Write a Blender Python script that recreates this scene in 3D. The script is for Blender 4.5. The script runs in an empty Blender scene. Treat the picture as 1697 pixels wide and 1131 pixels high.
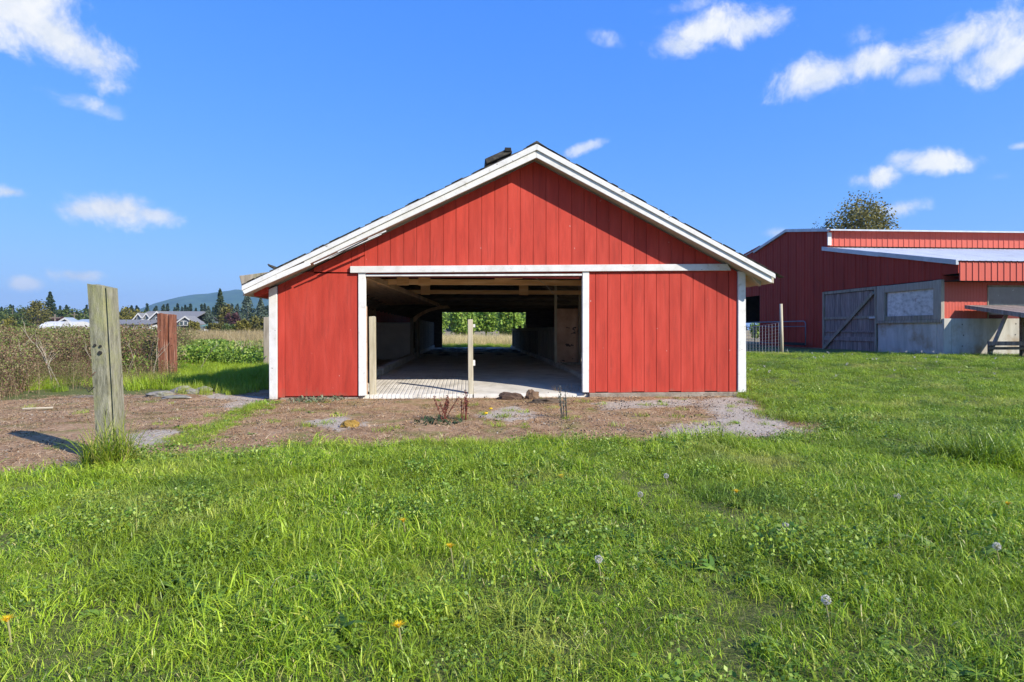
import bpy, math, random
import numpy as np
from mathutils import Vector, noise as mn
PI = math.pi
random.seed(7); rng = np.random.default_rng(7)
sc = bpy.context.scene
C = sc.collection

# ------------------------------------------------------------------ camera
F = 1000.0; CX = 848.5; HZ = 547.0; TH = math.atan(0.071); CH = 1.05
cam = bpy.data.cameras.new('camera'); co = bpy.data.objects.new('camera', cam); C.objects.link(co)
co.location = (0, 0, CH); co.rotation_euler = (PI/2, 0, -TH)
cam.sensor_width = 36; cam.lens = 36*F/1697; cam.shift_y = -(565.5-HZ)/1697
cam.clip_start = 0.05; cam.clip_end = 9000
sc.camera = co
FW = np.array([math.sin(TH), math.cos(TH), 0]); RT = np.array([math.cos(TH), -math.sin(TH), 0]); UP = np.array([0, 0, 1.])
CP = np.array([0, 0, CH])
# ------------------------------------------------------------------ sun and sky
SUN = Vector((1.615, -1.398, 1.41)).normalized()
sun = bpy.data.lights.new('sun', 'SUN'); so = bpy.data.objects.new('sun', sun); C.objects.link(so)
sun.energy = 5.0; sun.angle = math.radians(0.5); sun.color = (1.0, 0.94, 0.85)
so.rotation_euler = (-SUN).to_track_quat('-Z', 'Y').to_euler(); so.location = (8, -8, 12)
sc.view_settings.view_transform = 'Standard'; sc.view_settings.look = 'None'
sc.view_settings.exposure = 0.68; sc.view_settings.gamma = 1; sc.view_settings.use_curve_mapping = False
SKY_STRENGTH = 0.092
sc.cycles.diffuse_bounces = 6
def ray(px, py): return FW + RT*((px-CX)/F) + UP*((HZ-py)/F)
def onY(px, py, Y): r = ray(px, py); return CP + r*(Y/r[1])
def onX(px, py, X): r = ray(px, py); return CP + r*(X/r[0])
def onZ(px, py, z=0.): r = ray(px, py); return CP + r*((z-CH)/r[2])

def build_world():
    w = bpy.data.worlds.new('World'); sc.world = w; w.use_nodes = True
    nt = w.node_tree; nt.nodes.clear(); N = nt.nodes.new; Lk = nt.links.new
    out = N('ShaderNodeOutputWorld'); bg = N('ShaderNodeBackground'); Lk(bg.outputs[0], out.inputs[0])
    sky = N('ShaderNodeTexSky'); sky.sky_type = 'NISHITA'; sky.sun_disc = False
    sky.sun_elevation = math.asin(SUN.z); sky.sun_rotation = math.atan2(SUN.x, SUN.y)
    sky.air_density = 1.0; sky.dust_density = 0.5; sky.ozone_density = 1.0; sky.altitude = 100
    sp = N('ShaderNodeSeparateColor'); hs = N('ShaderNodeCombineColor'); Lk(sky.outputs[0], sp.inputs[0])
    for k, (g_, m_) in enumerate(((1.0, .43), (.60, 1.38), (.12, 6.1))):     # the photograph's own sky grading
        a_ = N('ShaderNodeMath'); a_.operation = 'POWER'; Lk(sp.outputs[k], a_.inputs[0]); a_.inputs[1].default_value = g_
        b_ = N('ShaderNodeMath'); b_.operation = 'MULTIPLY'; Lk(a_.outputs[0], b_.inputs[0]); b_.inputs[1].default_value = m_; Lk(b_.outputs[0], hs.inputs[k])
    tc = N('ShaderNodeTexCoord')
    nz = N('ShaderNodeTexNoise'); nz.inputs['Scale'].default_value = 13; nz.inputs['Detail'].default_value = 11; nz.inputs['Roughness'].default_value = .66
    nz.inputs['Distortion'].default_value = .25
    Lk(tc.outputs['Generated'], nz.inputs['Vector'])
    nsub = N('ShaderNodeMath'); nsub.operation = 'SUBTRACT'; Lk(nz.outputs['Fac'], nsub.inputs[0]); nsub.inputs[1].default_value = .5
    acc = None
    def dot(vec):
        d = N('ShaderNodeVectorMath'); d.operation = 'DOT_PRODUCT'; Lk(tc.outputs['Generated'], d.inputs[0]); d.inputs[1].default_value = vec
        return d.outputs['Value']
    def M(op, a, b=None):
        m = N('ShaderNodeMath'); m.operation = op
        for k, v in enumerate((a, b)):
            if v is None: continue
            if isinstance(v, (int, float)): m.inputs[k].default_value = v
            else: Lk(v, m.inputs[k])
        return m.outputs[0]
    clouds = [(30,10,95,60,.2,1),(85,55,95,50,.35,1),(150,95,70,42,.5,.9),(120,165,50,16,.1,.42),(185,185,28,12,0,.3),
              (190,345,80,30,0,1),(250,355,48,17,.15,.9),(135,348,42,22,0,.9),(130,458,44,15,0,.95),(42,470,26,13,0,.8),(18,319,34,13,0,.9),
              (1170,50,95,32,-.12,1),(1130,75,60,26,.1,.9),(1240,42,65,26,-.1,.9),(1005,66,36,14,.3,.32),(1135,12,50,14,0,.3),
              (1360,128,78,34,-.2,.95),(1450,105,90,34,.1,.95),(1590,70,95,40,-.1,1),(1660,95,80,42,-.1,1),(1530,120,50,26,0,.7),(1430,60,40,20,0,.35),
              (970,245,45,11,-.25,.75),(1545,270,66,22,.05,1),(1500,262,28,12,0,.7),(1452,294,44,19,0,1),(1492,346,38,17,0,.95),(1285,386,30,12,0,.6),
              (1692,242,16,8,0,.8),(1655,292,20,7,0,.2)]
    for px, py, rx, ry, rot, dens in clouds:
        c = ray(px, py); k = np.linalg.norm(c); c = c/k
        t1 = np.cross(c, UP); t1 /= np.linalg.norm(t1); t2 = np.cross(t1, c)
        ca, sa = math.cos(rot), math.sin(rot)
        a = (t1*ca - t2*sa)*(F*k/rx); b = (t1*sa + t2*ca)*(F*k/ry)
        u = dot(a); v = dot(b); dc = dot(c)
        r = M('SQRT', M('ADD', M('MULTIPLY', u, u), M('MULTIPLY', v, v)))
        e = M('ADD', M('SUBTRACT', 1.05, r), M('MULTIPLY', nsub.outputs[0], 2.9))
        mr = N('ShaderNodeMapRange'); mr.interpolation_type = 'SMOOTHSTEP'; Lk(e, mr.inputs['Value'])
        mr.inputs['From Min'].default_value = -.1; mr.inputs['From Max'].default_value = .9; mr.inputs['To Max'].default_value = dens
        g = M('MULTIPLY', mr.outputs[0], M('GREATER_THAN', dc, .5))
        near = M('MAXIMUM', M('SUBTRACT', 1., M('MULTIPLY', M('MAXIMUM', M('SUBTRACT', r, 1.35), 0.), 1.6)), 0.)
        g = M('MULTIPLY', g, near)
        if dens < .6:      # wisps
            wm = N('ShaderNodeMapRange'); Lk(nz.outputs['Fac'], wm.inputs['Value']); wm.inputs['From Min'].default_value = .40; wm.inputs['From Max'].default_value = .66; g = M('MULTIPLY', g, M('MULTIPLY', wm.outputs[0], 1.5))
        acc = g if acc is None else M('MAXIMUM', acc, g)
    # the rest of the sky carries the same kind of scattered fair-weather clouds, all behind the camera
    n2 = N('ShaderNodeTexNoise'); n2.inputs['Scale'].default_value = 3.5; n2.inputs['Detail'].default_value = 7
    Lk(tc.outputs['Generated'], n2.inputs['Vector'])
    m2 = N('ShaderNodeMapRange'); m2.interpolation_type = 'SMOOTHSTEP'; Lk(n2.outputs['Fac'], m2.inputs['Value'])
    m2.inputs['From Min'].default_value = .64; m2.inputs['From Max'].default_value = .8
    beh = N('ShaderNodeMapRange'); Lk(dot(FW), beh.inputs['Value']); beh.inputs['From Min'].default_value = .25; beh.inputs['From Max'].default_value = .05
    acc = M('MAXIMUM', acc, M('MULTIPLY', m2.outputs[0], beh.outputs[0]))
    mix = N('ShaderNodeMix'); mix.data_type = 'RGBA'; Lk(acc, mix.inputs['Factor']); Lk(hs.outputs[0], mix.inputs['A'])
    cr = N('ShaderNodeValToRGB'); cr.color_ramp.elements[0].position = .36; cr.color_ramp.elements[0].color = (4.6, 5.2, 6.1, 1)
    cr.color_ramp.elements[1].position = .62; cr.color_ramp.elements[1].color = (6.9, 6.95, 7.0, 1)
    Lk(nz.outputs['Fac'], cr.inputs[0]); Lk(cr.outputs[0], mix.inputs['B'])
    Lk(mix.outputs['Result'], bg.inputs[0]); bg.inputs[1].default_value = SKY_STRENGTH
build_world()

# ------------------------------------------------------------------ helpers
def tag(o, label=None, cat=None, group=None, kind=None):
    if label: o['label'] = label
    if cat: o['category'] = cat
    if group: o['group'] = group
    if kind: o['kind'] = kind
    return o
def thing(name, loc, label, cat, group=None):
    o = bpy.data.objects.new(name, None); C.objects.link(o); o.location = loc; o.empty_display_size = .2
    return tag(o, label, cat, group)
def origin(o):
    v = Vector((0, 0, 0))
    while o is not None: v += o.location; o = o.parent
    return v
def mesh_obj(name, V, faces, m, parent=None, tint=None, smooth=False, bevel=0, loc=None):
    """faces: list of index arrays (n,k); vertices in world coordinates"""
    V = np.asarray(V, dtype=np.float64).reshape(-1, 3)
    if parent is not None: off = np.array(origin(parent))
    elif loc is not None: off = np.array(loc, dtype=float)
    else: off = np.zeros(3)
    me = bpy.data.meshes.new(name)
    if isinstance(faces, list) and faces and isinstance(faces[0], (tuple, list)):
        d = {}
        for f in faces: d.setdefault(len(f), []).append(f)
        faces = [np.array(v) for v in d.values()]
    elif not isinstance(faces, list): faces = [faces]
    faces = [np.asarray(f, dtype=np.int32) for f in faces if len(f)]
    nl = sum(f.size for f in faces); nf = sum(len(f) for f in faces)
    me.vertices.add(len(V)); me.vertices.foreach_set('co', (V-off).astype(np.float32).ravel())
    me.loops.add(nl); me.loops.foreach_set('vertex_index', np.concatenate([f.ravel() for f in faces]))
    tot = np.concatenate([np.full(len(f), f.shape[1], dtype=np.int32) for f in faces])
    me.polygons.add(nf); me.polygons.foreach_set('loop_start', np.concatenate([[0], np.cumsum(tot)[:-1]]).astype(np.int32))
    me.polygons.foreach_set('use_smooth', np.full(nf, bool(smooth)))
    if tint is not None:
        a = me.attributes.new('tint', 'FLOAT', 'POINT'); a.data.foreach_set('value', np.asarray(tint, dtype=np.float32))
    me.update(calc_edges=True)
    if m: me.materials.append(m)
    o = bpy.data.objects.new(name, me); C.objects.link(o)
    if parent is not None: o.parent = parent
    elif loc is not None: o.location = loc
    if bevel:
        b = o.modifiers.new('bevel', 'BEVEL'); b.width = bevel; b.segments = 1; b.limit_method = 'ANGLE'; b.angle_limit = .6
    return o
class MB:
    def __init__(s): s.V = []; s.F = []
    def add(s, V, Fs):
        k = len(s.V); s.V += [tuple(map(float, v)) for v in V]; s.F += [tuple(int(i)+k for i in f) for f in Fs]; return s
    def box(s, x0, x1, y0, y1, z0, z1):
        return s.add([(x0,y0,z0),(x1,y0,z0),(x1,y1,z0),(x0,y1,z0),(x0,y0,z1),(x1,y0,z1),(x1,y1,z1),(x0,y1,z1)],
                     [(0,3,2,1),(4,5,6,7),(0,1,5,4),(1,2,6,5),(2,3,7,6),(3,0,4,7)])
    def hexa(s, a, b):          # two matching quads (lists of 4 points)
        return s.add(list(a)+list(b), [(3,2,1,0),(4,5,6,7),(0,1,5,4),(1,2,6,5),(2,3,7,6),(3,0,4,7)])
    def prism(s, poly, y0, y1): # poly of (x,z), extruded along y
        n = len(poly); V = [(x,y0,z) for x,z in poly]+[(x,y1,z) for x,z in poly]
        return s.add(V, [tuple(range(n)), tuple(range(2*n-1,n-1,-1))]+[(i,n+i,n+(i+1)%n,(i+1)%n) for i in range(n)])
    def prismx(s, poly, x0, x1): # poly of (y,z), extruded along x
        n = len(poly); V = [(x0,y,z) for y,z in poly]+[(x1,y,z) for y,z in poly]
        return s.add(V, [tuple(range(n)), tuple(range(2*n-1,n-1,-1))]+[(i,n+i,n+(i+1)%n,(i+1)%n) for i in range(n)])
    def beam(s, p, q, w, h, up=(0,0,1)):
        p = Vector(p); q = Vector(q); d = (q-p).normalized(); u = Vector(up)
        if abs(d.dot(u)) > .98: u = Vector((0,1,0))
        r = d.cross(u).normalized(); u = r.cross(d).normalized()
        c = [(-w/2,-h/2),(w/2,-h/2),(w/2,h/2),(-w/2,h/2)]
        return s.hexa([p+r*a+u*b for a,b in c],[q+r*a+u*b for a,b in c])
    def tube(s, pts, rad, n=6):
        pts = [Vector(p) for p in pts]; V = []; Fs = []
        if isinstance(rad, (int, float)): rad = [rad]*len(pts)
        for i, p in enumerate(pts):
            d = (pts[min(i+1,len(pts)-1)]-pts[max(i-1,0)]).normalized()
            a = Vector((0,0,1)) if abs(d.z) < .9 else Vector((1,0,0))
            r = d.cross(a).normalized(); u = r.cross(d)
            V += [p+(r*math.cos(2*PI*k/n)+u*math.sin(2*PI*k/n))*rad[i] for k in range(n)]
        for i in range(len(pts)-1):
            for k in range(n): Fs.append((i*n+k, i*n+(k+1)%n, (i+1)*n+(k+1)%n, (i+1)*n+k))
        Fs.append(tuple(range(n-1,-1,-1))); Fs.append(tuple(range((len(pts)-1)*n, len(pts)*n)))
        return s.add(V, Fs)
    def build(s, name, m, parent=None, bevel=0, smooth=False, loc=None):
        return mesh_obj(name, s.V, s.F, m, parent, bevel=bevel, smooth=smooth, loc=loc)

# ------------------------------------------------------------------ materials
def mat(name, cols, scale=4, stretch=(1,1,1), rough=.8, bump=.2, bscale=None, detail=6, metallic=0, spots=None, objvar=.08,
        coords='Object', contrast=(.3,.7), transl=0, tintramp=None, patch=None, spec=.3, bdist=.02, grime=None, splash=None):
    m = bpy.data.materials.new(name); m.use_nodes = True; nt = m.node_tree; N = nt.nodes.new; Lk = nt.links.new
    bs = nt.nodes['Principled BSDF']; bs.inputs['Roughness'].default_value = rough; bs.inputs['Metallic'].default_value = metallic
    bs.inputs['Specular IOR Level'].default_value = spec
    tc = N('ShaderNodeTexCoord'); mp = N('ShaderNodeMapping'); mp.inputs['Scale'].default_value = stretch
    Lk(tc.outputs[coords], mp.inputs['Vector'])
    def noise(s, det=detail, r=.6, vec=None):
        n = N('ShaderNodeTexNoise'); n.inputs['Scale'].default_value = s; n.inputs['Detail'].default_value = det; n.inputs['Roughness'].default_value = r
        Lk(vec or mp.outputs[0], n.inputs['Vector']); return n.outputs['Fac']
    def ramp(fac, stops):
        r = N('ShaderNodeValToRGB'); e = r.color_ramp.elements
        e[0].position, e[0].color = stops[0][0], (*stops[0][1], 1); e[1].position, e[1].color = stops[-1][0], (*stops[-1][1], 1)
        for p, c in stops[1:-1]:
            x = e.new(p); x.color = (*c, 1)
        Lk(fac, r.inputs[0]); return r.outputs[0]
    def mixc(f, a, b, mode='MIX'):
        x = N('ShaderNodeMix'); x.data_type = 'RGBA'; x.blend_type = mode
        if isinstance(f, (int, float)): x.inputs['Factor'].default_value = f
        else: Lk(f, x.inputs['Factor'])
        for k, v in (('A', a), ('B', b)):
            if isinstance(v, tuple): x.inputs[k].default_value = (*v, 1)
            else: Lk(v, x.inputs[k])
        return x.outputs['Result']
    nf = noise(scale)
    if tintramp is None:
        n = len(cols); stops = [(contrast[0]+(contrast[1]-contrast[0])*i/max(n-1,1), c) for i, c in enumerate(cols)]
        if n == 1: stops = [(0, cols[0]), (1, cols[0])]
        col = ramp(nf, stops)
    else:
        at = N('ShaderNodeAttribute'); at.attribute_name = 'tint'; col = ramp(at.outputs['Fac'], tintramp)
    if patch:                                   # (colour, scale, lo, hi) large patches in world space
        for pc, ps, lo, hi in patch:
            ge = N('ShaderNodeNewGeometry'); f = noise(ps, 4, .55, ge.outputs['Position'])
            mr = N('ShaderNodeMapRange'); Lk(f, mr.inputs['Value']); mr.inputs['From Min'].default_value = lo; mr.inputs['From Max'].default_value = hi
            mr.inputs['To Max'].default_value = .75
            col = mixc(mr.outputs[0], col, pc)
    if grime:                                   # (colour, scale, stretch, lo, hi)
        gc, gs, gst, lo, hi = grime
        m2 = N('ShaderNodeMapping'); m2.inputs['Scale'].default_value = gst; Lk(tc.outputs[coords], m2.inputs['Vector'])
        f = noise(gs, 8, .65, m2.outputs[0]); mr = N('ShaderNodeMapRange'); Lk(f, mr.inputs['Value'])
        mr.inputs['From Min'].default_value = lo; mr.inputs['From Max'].default_value = hi; mr.inputs['To Max'].default_value = .85
        col = mixc(mr.outputs[0], col, gc)
    if spots:                                   # (colour, scale, threshold, stretch)
        pc, ps, th, st = spots
        m2 = N('ShaderNodeMapping'); m2.inputs['Scale'].default_value = st; Lk(tc.outputs[coords], m2.inputs['Vector'])
        f = noise(ps, 3, .5, m2.outputs[0]); mr = N('ShaderNodeMapRange'); Lk(f, mr.inputs['Value'])
        mr.inputs['From Min'].default_value = th; mr.inputs['From Max'].default_value = th+.02
        col = mixc(mr.outputs[0], col, pc)
    if splash:                                  # mud thrown up from the ground, world height
        sc_, sh = splash; ge = N('ShaderNodeNewGeometry'); sx = N('ShaderNodeSeparateXYZ'); Lk(ge.outputs['Position'], sx.inputs[0])
        m2 = N('ShaderNodeMapping'); m2.inputs['Scale'].default_value = (7, 7, 2.5); Lk(ge.outputs['Position'], m2.inputs['Vector'])
        f = noise(1.2, 7, .7, m2.outputs[0]); ad = N('ShaderNodeMath'); ad.operation = 'MULTIPLY_ADD'; Lk(f, ad.inputs[0]); ad.inputs[1].default_value = -.75*sh*2; Lk(sx.outputs['Z'], ad.inputs[2])
        mr = N('ShaderNodeMapRange'); Lk(ad.outputs[0], mr.inputs['Value']); mr.inputs['From Min'].default_value = -.55*sh; mr.inputs['From Max'].default_value = -1.05*sh; mr.inputs['To Max'].default_value = .7
        col = mixc(mr.outputs[0], col, sc_)
    if objvar:
        oi = N('ShaderNodeObjectInfo'); mr = N('ShaderNodeMapRange'); Lk(oi.outputs['Random'], mr.inputs['Value'])
        mr.inputs['To Min'].default_value = 1-objvar; mr.inputs['To Max'].default_value = 1+objvar
        hs = N('ShaderNodeHueSaturation'); Lk(mr.outputs[0], hs.inputs['Value']); Lk(col, hs.inputs['Color']); col = hs.outputs[0]
    Lk(col, bs.inputs['Base Color'])
    if bump:
        bn = N('ShaderNodeBump'); bn.inputs['Strength'].default_value = bump; bn.inputs['Distance'].default_value = bdist
        Lk(noise(bscale or scale*3), bn.inputs['Height']); Lk(bn.outputs[0], bs.inputs['Normal'])
    if transl:
        tr = N('ShaderNodeBsdfTranslucent'); Lk(col, tr.inputs['Color']); ms = N('ShaderNodeMixShader'); ms.inputs[0].default_value = transl
        Lk(bs.outputs[0], ms.inputs[1]); Lk(tr.outputs[0], ms.inputs[2]); Lk(ms.outputs[0], nt.nodes['Material Output'].inputs[0])
    return m
RED = mat('red_paint', [(.36,.036,.022),(.44,.048,.029),(.50,.062,.040)], 2.2, (3,3,.5), .68, .55, 40, spots=((.62,.50,.44), 24, .735, (1,1,.45)), objvar=.10, bdist=.005, spec=.2,
          grime=((.27,.035,.022), 5, (4,4,.3), .5, .75), splash=((.20,.12,.075), .42))
WHITE = mat('white_paint', [(.56,.54,.49),(.64,.63,.59),(.70,.69,.66)], 3, (2,2,2), .6, .4, 30, grime=((.36,.32,.24), 11, (1,1,1), .58, .80), spots=((.26,.24,.20), 18, .72, (.5,1,1)), objvar=.06, bdist=.006, splash=((.26,.19,.12), .25))
CREAM = mat('dirty_soffit', [(.36,.32,.24),(.50,.46,.38)], 3, (1,1,1), .8, .3)
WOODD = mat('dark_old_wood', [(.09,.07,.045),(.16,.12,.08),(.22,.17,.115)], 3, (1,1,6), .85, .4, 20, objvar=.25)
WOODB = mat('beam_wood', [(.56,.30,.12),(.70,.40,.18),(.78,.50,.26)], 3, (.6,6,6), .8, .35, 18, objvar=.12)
WOODG = mat('grey_weathered_wood', [(.16,.13,.095),(.28,.24,.18),(.38,.33,.26)], 3, (5,5,.5), .88, .8, 14, grime=((.20,.20,.09), 3, (1,1,.5), .52, .72), bdist=.01)
WOODP = mat('pale_post_wood', [(.30,.26,.17),(.42,.37,.26),(.50,.45,.33)], 4, (6,6,.5), .85, .5, 18, grime=((.22,.21,.12), 4, (2,2,.5), .55, .75), bdist=.006)
LICH = mat('lichened_post_wood', [(.11,.105,.065),(.22,.21,.145),(.34,.32,.24)], 9, (5,5,.8), .92, .9, 45, grime=((.27,.27,.12), 7, (1,1,.6), .48, .66), spots=((.07,.06,.045), 30, .70, (1,1,.35)), bdist=.008, objvar=0)
RUST = mat('reddish_rotten_wood', [(.08,.03,.018),(.19,.07,.038),(.34,.15,.09)], 5, (6,6,.5), .9, 1, 22, bdist=.015, grime=((.50,.36,.27), 4, (5,5,.35), .58, .72))
PLY = mat('brown_plywood', [(.32,.18,.11),(.46,.28,.18),(.58,.38,.26)], 3, (1,1,1), .75, .2, spots=((.05,.03,.025), 4, .66, (1,1,2)))
PLYL = mat('ceiling_plywood', [(.36,.22,.12),(.52,.33,.18),(.60,.40,.22)], 2, (6,.8,1), .75, .2)
CONC = mat('concrete', [(.40,.37,.31),(.52,.48,.41),(.60,.56,.49)], 2, (1,1,1), .9, .35, 25, grime=((.24,.21,.16), 3, (1,1,1), .5, .8), objvar=.05, bdist=.008)
FOOT = mat('stained_footing', [(.16,.13,.10),(.26,.22,.17),(.36,.32,.26)], 6, (1,1,1), .95, .6, 25)
DULL = mat('dull_steel_pipe', [(.13,.15,.18),(.20,.22,.25)], 5, rough=.6, bump=0, metallic=.2)
CONCW = mat('board_formed_concrete', [(.35,.33,.28),(.47,.45,.39),(.54,.52,.46)], 1.5, (3,3,.5), .9, .3, 20, grime=((.28,.19,.10), 1.4, (1,1,1), .5, .72), objvar=.04, bdist=.006)
SHIN = mat('old_shingles', [(.030,.027,.024),(.06,.055,.045),(.10,.09,.07)], 12, (1,1,1), .95, .8, 30)
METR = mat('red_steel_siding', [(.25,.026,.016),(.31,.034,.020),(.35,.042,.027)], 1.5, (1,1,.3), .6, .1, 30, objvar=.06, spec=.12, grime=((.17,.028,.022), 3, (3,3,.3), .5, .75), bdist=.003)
METRL = mat('sunlit_red_steel', [(.45,.070,.042),(.53,.085,.052)], 1.5, (1,1,.3), .5, .1, 30, objvar=.02, spec=.4, bdist=.003)  # sunlight put into the colour: lighter copy of the siding red for sun-facing walls
METG = mat('grey_galvanised', [(.34,.37,.40),(.46,.49,.52)], 4, (1,1,1), .45, .08, metallic=.35, spec=.5)
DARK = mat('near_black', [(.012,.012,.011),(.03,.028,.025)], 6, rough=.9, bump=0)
GLASS = mat('dirty_dark_glass', [(.03,.04,.045),(.08,.10,.10)], 3, rough=.15, bump=.05, spec=.7, spots=((.6,.62,.6), 14, .72, (1,1,1)))
FIBRE = mat('cloudy_corrugated_fibreglass', [(.30,.29,.26),(.55,.53,.49),(.68,.66,.62)], 2.5, (1,2,3), .4, .2, grime=((.20,.07,.06), 1.6, (1,1,1), .6, .72))
ROCK = mat('pale_rock', [(.12,.11,.09),(.22,.20,.17),(.40,.38,.34)], 6, rough=.95, bump=.8, grime=((.14,.14,.05), 5, (1,1,1), .5, .65))
STRAWM = mat('dead_litter', [(1,1,1)], 3, rough=.9, bump=0, patch=[((.16,.085,.045), 1.3, .5, .68)], tintramp=[(0,(.15,.075,.03)),(.4,(.38,.22,.10)),(.75,(.56,.38,.20)),(1,(.68,.53,.32))], objvar=.1)
GRASS = mat('grass_blades', [(1,1,1)], 3, rough=.42, bump=0, transl=.30, spec=.35, objvar=.30,
            tintramp=[(0,(.06,.13,.010)),(.35,(.20,.33,.016)),(.7,(.35,.48,.03)),(.88,(.48,.50,.07)),(1,(.64,.55,.25))],
            patch=[((.40,.50,.025), .9, .45, .62), ((.50,.47,.12), .7, .54, .70), ((.06,.15,.015), .9, .50, .66)])
LEAF = mat('broad_weed_leaves', [(1,1,1)], 3, rough=.45, bump=0, transl=.3, spec=.4, objvar=.2,
           tintramp=[(0,(.07,.15,.015)),(.5,(.17,.28,.03)),(1,(.33,.42,.07))])
DRYG = mat('dry_grass', [(1,1,1)], 3, rough=.8, bump=0, transl=.25, objvar=.15,
           tintramp=[(0,(.14,.13,.05)),(.4,(.30,.22,.10)),(1,(.50,.40,.22))])
BRAM = mat('bramble', [(1,1,1)], 3, rough=.8, bump=0, transl=.2, objvar=.25,
           tintramp=[(0,(.08,.04,.026)),(.4,(.19,.105,.062)),(.62,(.34,.25,.15)),(.70,(.12,.15,.03)),(1,(.21,.26,.06))],
           patch=[((.12,.17,.035), .55, .55, .63), ((.30,.24,.13), .9, .56, .66)])
def foliage(name, dark, mid, light, tr=.25):
    return mat(name, [(1,1,1)], 3, rough=.7, bump=0, transl=tr, objvar=.08, tintramp=[(0,dark),(.5,mid),(1,light)])
FGREEN = foliage('green_leaves', (.035,.06,.015), (.07,.11,.025), (.13,.16,.04))
FOLIVE = foliage('olive_leaves', (.06,.06,.015), (.12,.115,.025), (.19,.17,.04))
FYEL = foliage('yellow_green_leaves', (.08,.08,.015), (.17,.16,.03), (.28,.24,.05))
FCON = foliage('dark_conifer', (.014,.028,.014), (.03,.055,.025), (.06,.085,.035), .1)
FBLUE = foliage('bluish_conifer', (.04,.065,.05), (.08,.115,.085), (.13,.165,.12), .1)
FPURP = foliage('purple_leaves', (.03,.012,.014), (.06,.025,.028), (.09,.045,.04), .1)
FLIME = foliage('bright_green_leaves', (.10,.19,.03), (.24,.38,.06), (.42,.52,.10), .4)
BARK = mat('bark', [(.10,.08,.06),(.18,.15,.12)], 5, (1,1,.4), .9, .5)
ROOFG = mat('grey_shingle_roof', [(.14,.14,.14),(.20,.20,.20)], 5, rough=.9, bump=.1)
ROOFM = mat('blue_grey_metal_roof', [(.24,.29,.33),(.30,.35,.38)], 2, rough=.5, bump=0)
HWALL = mat('slate_blue_siding', [(.09,.11,.13),(.13,.15,.17)], 4, rough=.8, bump=0)
HWHITE = mat('white_siding', [(.45,.45,.43),(.54,.54,.52)], 3, rough=.7, bump=0)
HGREEN = mat('green_roof', [(.10,.22,.16),(.13,.27,.20)], 3, rough=.7, bump=0)
YELL = mat('yellow_petals', [(.80,.52,.01),(.85,.60,.02)], 20, rough=.6, bump=0, transl=.3)
PUFF = mat('seed_fluff', [(.55,.52,.46),(.66,.63,.57)], 20, rough=.9, bump=0, transl=.4)
STEM = mat('pale_stem', [(.24,.22,.09),(.30,.28,.13)], 10, rough=.7, bump=0)
DOCK = mat('red_brown_dock', [(.10,.025,.018),(.18,.05,.03)], 20, rough=.8, bump=0)
MOSS = mat('orange_moss', [(.24,.14,.03),(.38,.24,.05)], 20, rough=.95, bump=.8)
STALK = mat('bleached_stalks', [(.28,.24,.17),(.42,.37,.29)], 10, rough=.85, bump=0)

# ------------------------------------------------------------------ ground
def sstep(a, b, t): t = np.clip((t-a)/(b-a), 0, 1); return t*t*(3-2*t)
def vnoise(x, y, s, seed=0):
    """cheap smooth value noise on arrays"""
    x = np.asarray(x, float)*s+seed*17.3; y = np.asarray(y, float)*s+seed*9.1
    xi = np.floor(x).astype(np.int64); yi = np.floor(y).astype(np.int64); fx = x-xi; fy = y-yi
    fx = fx*fx*(3-2*fx); fy = fy*fy*(3-2*fy)
    def h(a, b): v = np.sin(a*127.1+b*311.7+seed*74.7)*43758.5453; return v-np.floor(v)
    return (h(xi,yi)*(1-fx)+h(xi+1,yi)*fx)*(1-fy)+(h(xi,yi+1)*(1-fx)+h(xi+1,yi+1)*fx)*fy
def fbm(x, y, s, seed=0, o=4):
    t = 0; a = .5
    for k in range(o): t = t+a*vnoise(x, y, s*2**k, seed+k); a *= .5
    return t/(1-.5**o)
PAD = [(-900,860),(-300,830),(0,790),(60,784),(130,774),(200,766),(260,762),(330,757),(420,748),(530,738),(620,741),(700,735),(800,737),(900,730),(1000,735),(1100,729),(1250,729),(1390,726),
       (1372,710),(1300,692),(1270,674),(1240,660),(1236,640),(440,640),(345,645),(260,655),(150,657),(0,664),(-300,668),(-900,672)]
CPATCH = [[(1085,724),(1105,706),(1170,698),(1185,690),(1150,668),(1175,660),(1236,655),(1255,680),(1300,700),(1340,716),(1300,724),(1180,726)],
          [(380,680),(440,668),(445,655),(345,650),(340,655),(390,663),(365,676)],[(215,748),(262,738),(300,715),(250,712),(190,728)],
          [(30,790),(100,770),(190,758),(240,764),(160,772),(100,786)],
          [(500,700),(560,690),(620,705),(560,715)],[(780,690),(850,672),(900,690),(840,700)],[(980,668),(1150,660),(1160,672),(1000,680)]]
def wpoly(P): return np.array([onZ(a, b)[:2] for a, b in P])
PADW = wpoly(PAD); CPW = [wpoly(p) for p in CPATCH]
def sdist(poly, x, y):
    x = np.asarray(x, float); y = np.asarray(y, float); d = np.full(x.shape, 1e9); ins = np.zeros(x.shape, bool); n = len(poly)
    for i in range(n):
        ax, ay = poly[i]; bx, by = poly[(i+1)%n]; ex, ey = bx-ax, by-ay
        t = np.clip(((x-ax)*ex+(y-ay)*ey)/(ex*ex+ey*ey), 0, 1)
        d = np.minimum(d, np.hypot(x-ax-t*ex, y-ay-t*ey))
        c = ((ay > y) != (by > y)) & (x < (bx-ax)*(y-ay)/np.where(by-ay == 0, 1e-9, by-ay)+ax); ins ^= c
    return np.where(ins, d, -d)
def pad_mask(x, y):
    return sdist(PADW, x, y)+(fbm(x, y, 3.5, 3)-.5)*.5
HOL = onZ(1660,748)
RISE = lambda x, y: .25*sstep(4.2, 7.5, x)*sstep(9., 15.5, y)
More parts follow.
